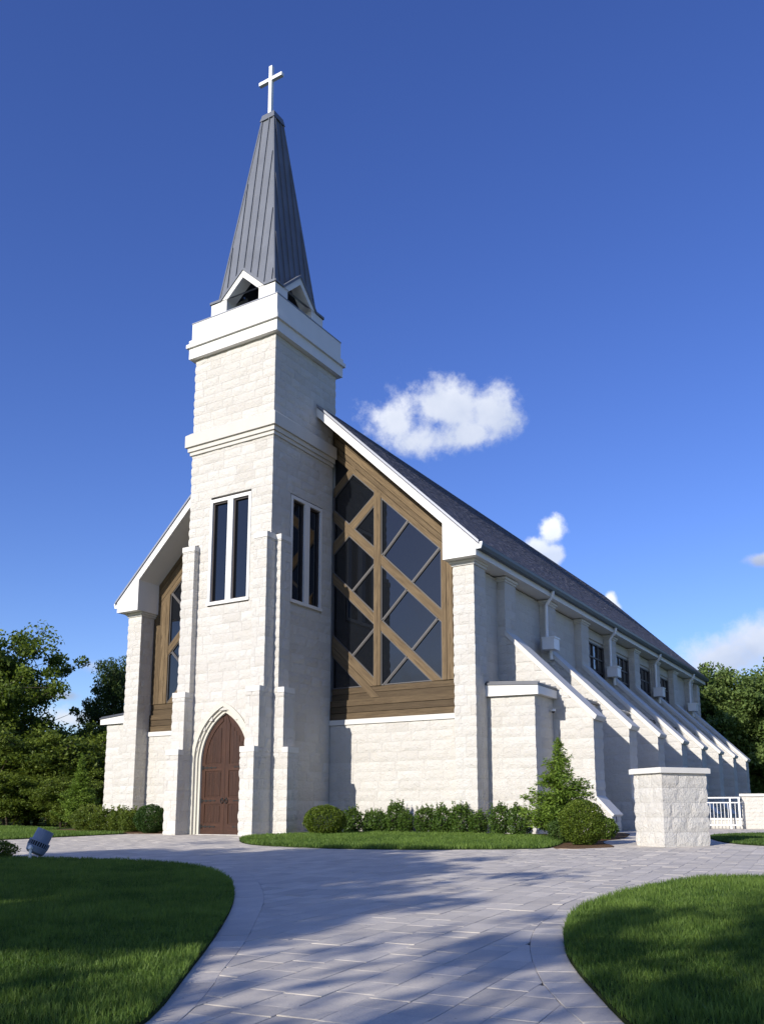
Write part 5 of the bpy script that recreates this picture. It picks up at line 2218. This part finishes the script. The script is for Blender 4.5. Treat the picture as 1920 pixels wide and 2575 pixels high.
hy = [2.45, 2.72, 2.55, 2.7, 2.5, 2.6, 2.55, 2.5, 2.4, 2.2, 2.0]
hxw = [1.45, 1.93, 2.32, 2.86, 3.28, 3.92, 4.52, 5.12, 5.72, 6.46, 7.12]
for k in range(11):
    s_ = [1., .8, .95, 1.12, .82, 1.1, 1., 1.05, .95, 1., 1.05][k]
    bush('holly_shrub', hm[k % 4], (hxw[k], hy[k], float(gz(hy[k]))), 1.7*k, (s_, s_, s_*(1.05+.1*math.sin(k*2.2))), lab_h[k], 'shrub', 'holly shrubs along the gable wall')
lx = [(-6.3, .9), (-7.1, 1.1), (-7.9, 1.0), (-8.8, 1.2), (-5.5, 1.5), (-9.6, 1.7)]
lab_l = ['leafy shrub left of the dark boxwood, nearest to it', 'second shrub left of the dark boxwood', 'third shrub left of the dark boxwood', 'shrub at the foot of the young conifer on the left',
         'shrub half hidden behind the dark boxwood', 'shrub half hidden behind the young conifer on the left']
lm = shell_bush(61, .48, .36, 5200, .06, M['scrub'], .2, 12)
for k, (x, y) in enumerate(lx):
    s_ = (1., 1.05, 1.05, 1.1, 1., 1.1)[k]
    bush('leafy_shrub', lm, (x, y, float(gz(y))), 1.3*k, s_, lab_l[k], 'shrub', 'leafy shrubs along the left front')


def conifer_mesh(seed, H, rb, n_w, material, lsize, dens):
    rg = np.random.default_rng(seed)
    tm = MB()
    tm.tube([(0, 0, 0), (.01, .0, H*.5), (0, .01, H)], [.04, .025, .004], 6, False)
    P, D, T = [], [], []
    for i in range(n_w):
        t = (i+.5)/n_w
        z = H*(.04+.95*t)
        rr = rb*(1-t)**1.25*(.7+.6*rg.random())+.05
        if t < .12:
            rr *= .8
        for j in range(int(5+7*(1-t))):
            a = rg.uniform(0, 6.28)
            l = rr*(.6+.6*rg.random())
            rise = l*(.35+.25*rg.random())
            e = np.array([math.cos(a)*l, math.sin(a)*l, rise-l*.15])
            b = np.array([0, 0, z])
            tm.tube([tuple(b), tuple(b+e)], [.008, .002], 3, False)
            m = max(5, int(dens*l))
            s = rg.random(m)**.7
            q = b+e*s[:, None]
            sp_ = .05+.10*l*(1-np.abs(s-.55))
            side = np.array([-math.sin(a), math.cos(a), 0.])
            q = q+side*(rg.normal(0, 1, m)*sp_)[:, None]+np.array([0, 0, 1])*(rg.normal(-.02, .03, m))[:, None]
            P.append(q)
            dd = np.array([math.cos(a), math.sin(a), .1])+side*rg.normal(0, .5, (m, 1))
            D.append(dd)
            T.append(np.full(m, .3+.35*rg.random())+.25*(s-.5))
    P, D, T = np.concatenate(P), np.concatenate(D), np.concatenate(T)
    V, Q, t = leaf_quads(P, lsize, .7, seed, .32, T, D, rg=rg)
    return tm.mesh('trunk', M['bark']), mesh_np('foliage', V, Q, material, t)


for nm, sd, H, rb, loc, lab in (('young_conifer', 71, 2.55, 1.15, (8.75, .75), 'young feathery conifer beside the aisle end, right of the holly row'),
                                ('young_conifer', 72, 3.0, 1.0, (-12.6, 3.9), 'young feathery conifer left of the church before the wood')):
    ms = conifer_mesh(sd, H, rb, 38, M['conifer2'], .10, 92)
    o = empty(nm, (loc[0], loc[1], float(gz(loc[1]))), 0)
    tag(o, lab, 'conifer', 'young conifers by the church')
    link('trunk', ms[0], o)
    link('foliage', ms[1], o)

# trees behind the viewpoint that throw the dappled shade
shadeA = tree_meshes('shade', 81, 8.5, 4.5, .2, .66, 11, M['maple'], .26, 330, 110, .74, 1.05, .55, .3)
shadeB = tree_meshes('shade', 82, 8.5, 4.2, .2, .55, 6, M['maple'], .26, 76, 34, .60, .9, .5, .3)
shadeC = tree_meshes('shade', 83, 8.0, 1.9, .14, .74, 8, M['maple'], .24, 90, 80, .80, 1.05, .5, .3)
GS = 'trees behind the viewpoint'
SH = [
    (shadeA, (3.7, -27.4), .3, 1.0, 'broad tree shading the lawn left of the driveway'),
    (shadeA, (-4.8, -31.6), 1.6, (1.1, 1.1, 1.0), 'broad tree shading the far left of the front lawn'),
    (shadeC, (7.9, -31.2), 2.2, 1., 'narrow tree shading the left edge of the driveway'),
    (shadeB, (13.8, -30.0), 2.9, (.72, .72, 1.0), 'open tree dappling the right lawn'),
    (shadeB, (12.0, -31.2), 4.1, (.55, .55, .90), 'open tree dappling the near end of the driveway'),
    (shadeB, (17.6, -29.5), 5.0, (.9, .9, 1.02), 'open tree shading the outer right lawn'),
]
for ms, (x, y), rz_, s_, lab in SH:
    plant('shade_tree', ms, (x, y, float(gz(y))-.06), rz_, s_, lab, 'tree', GS)
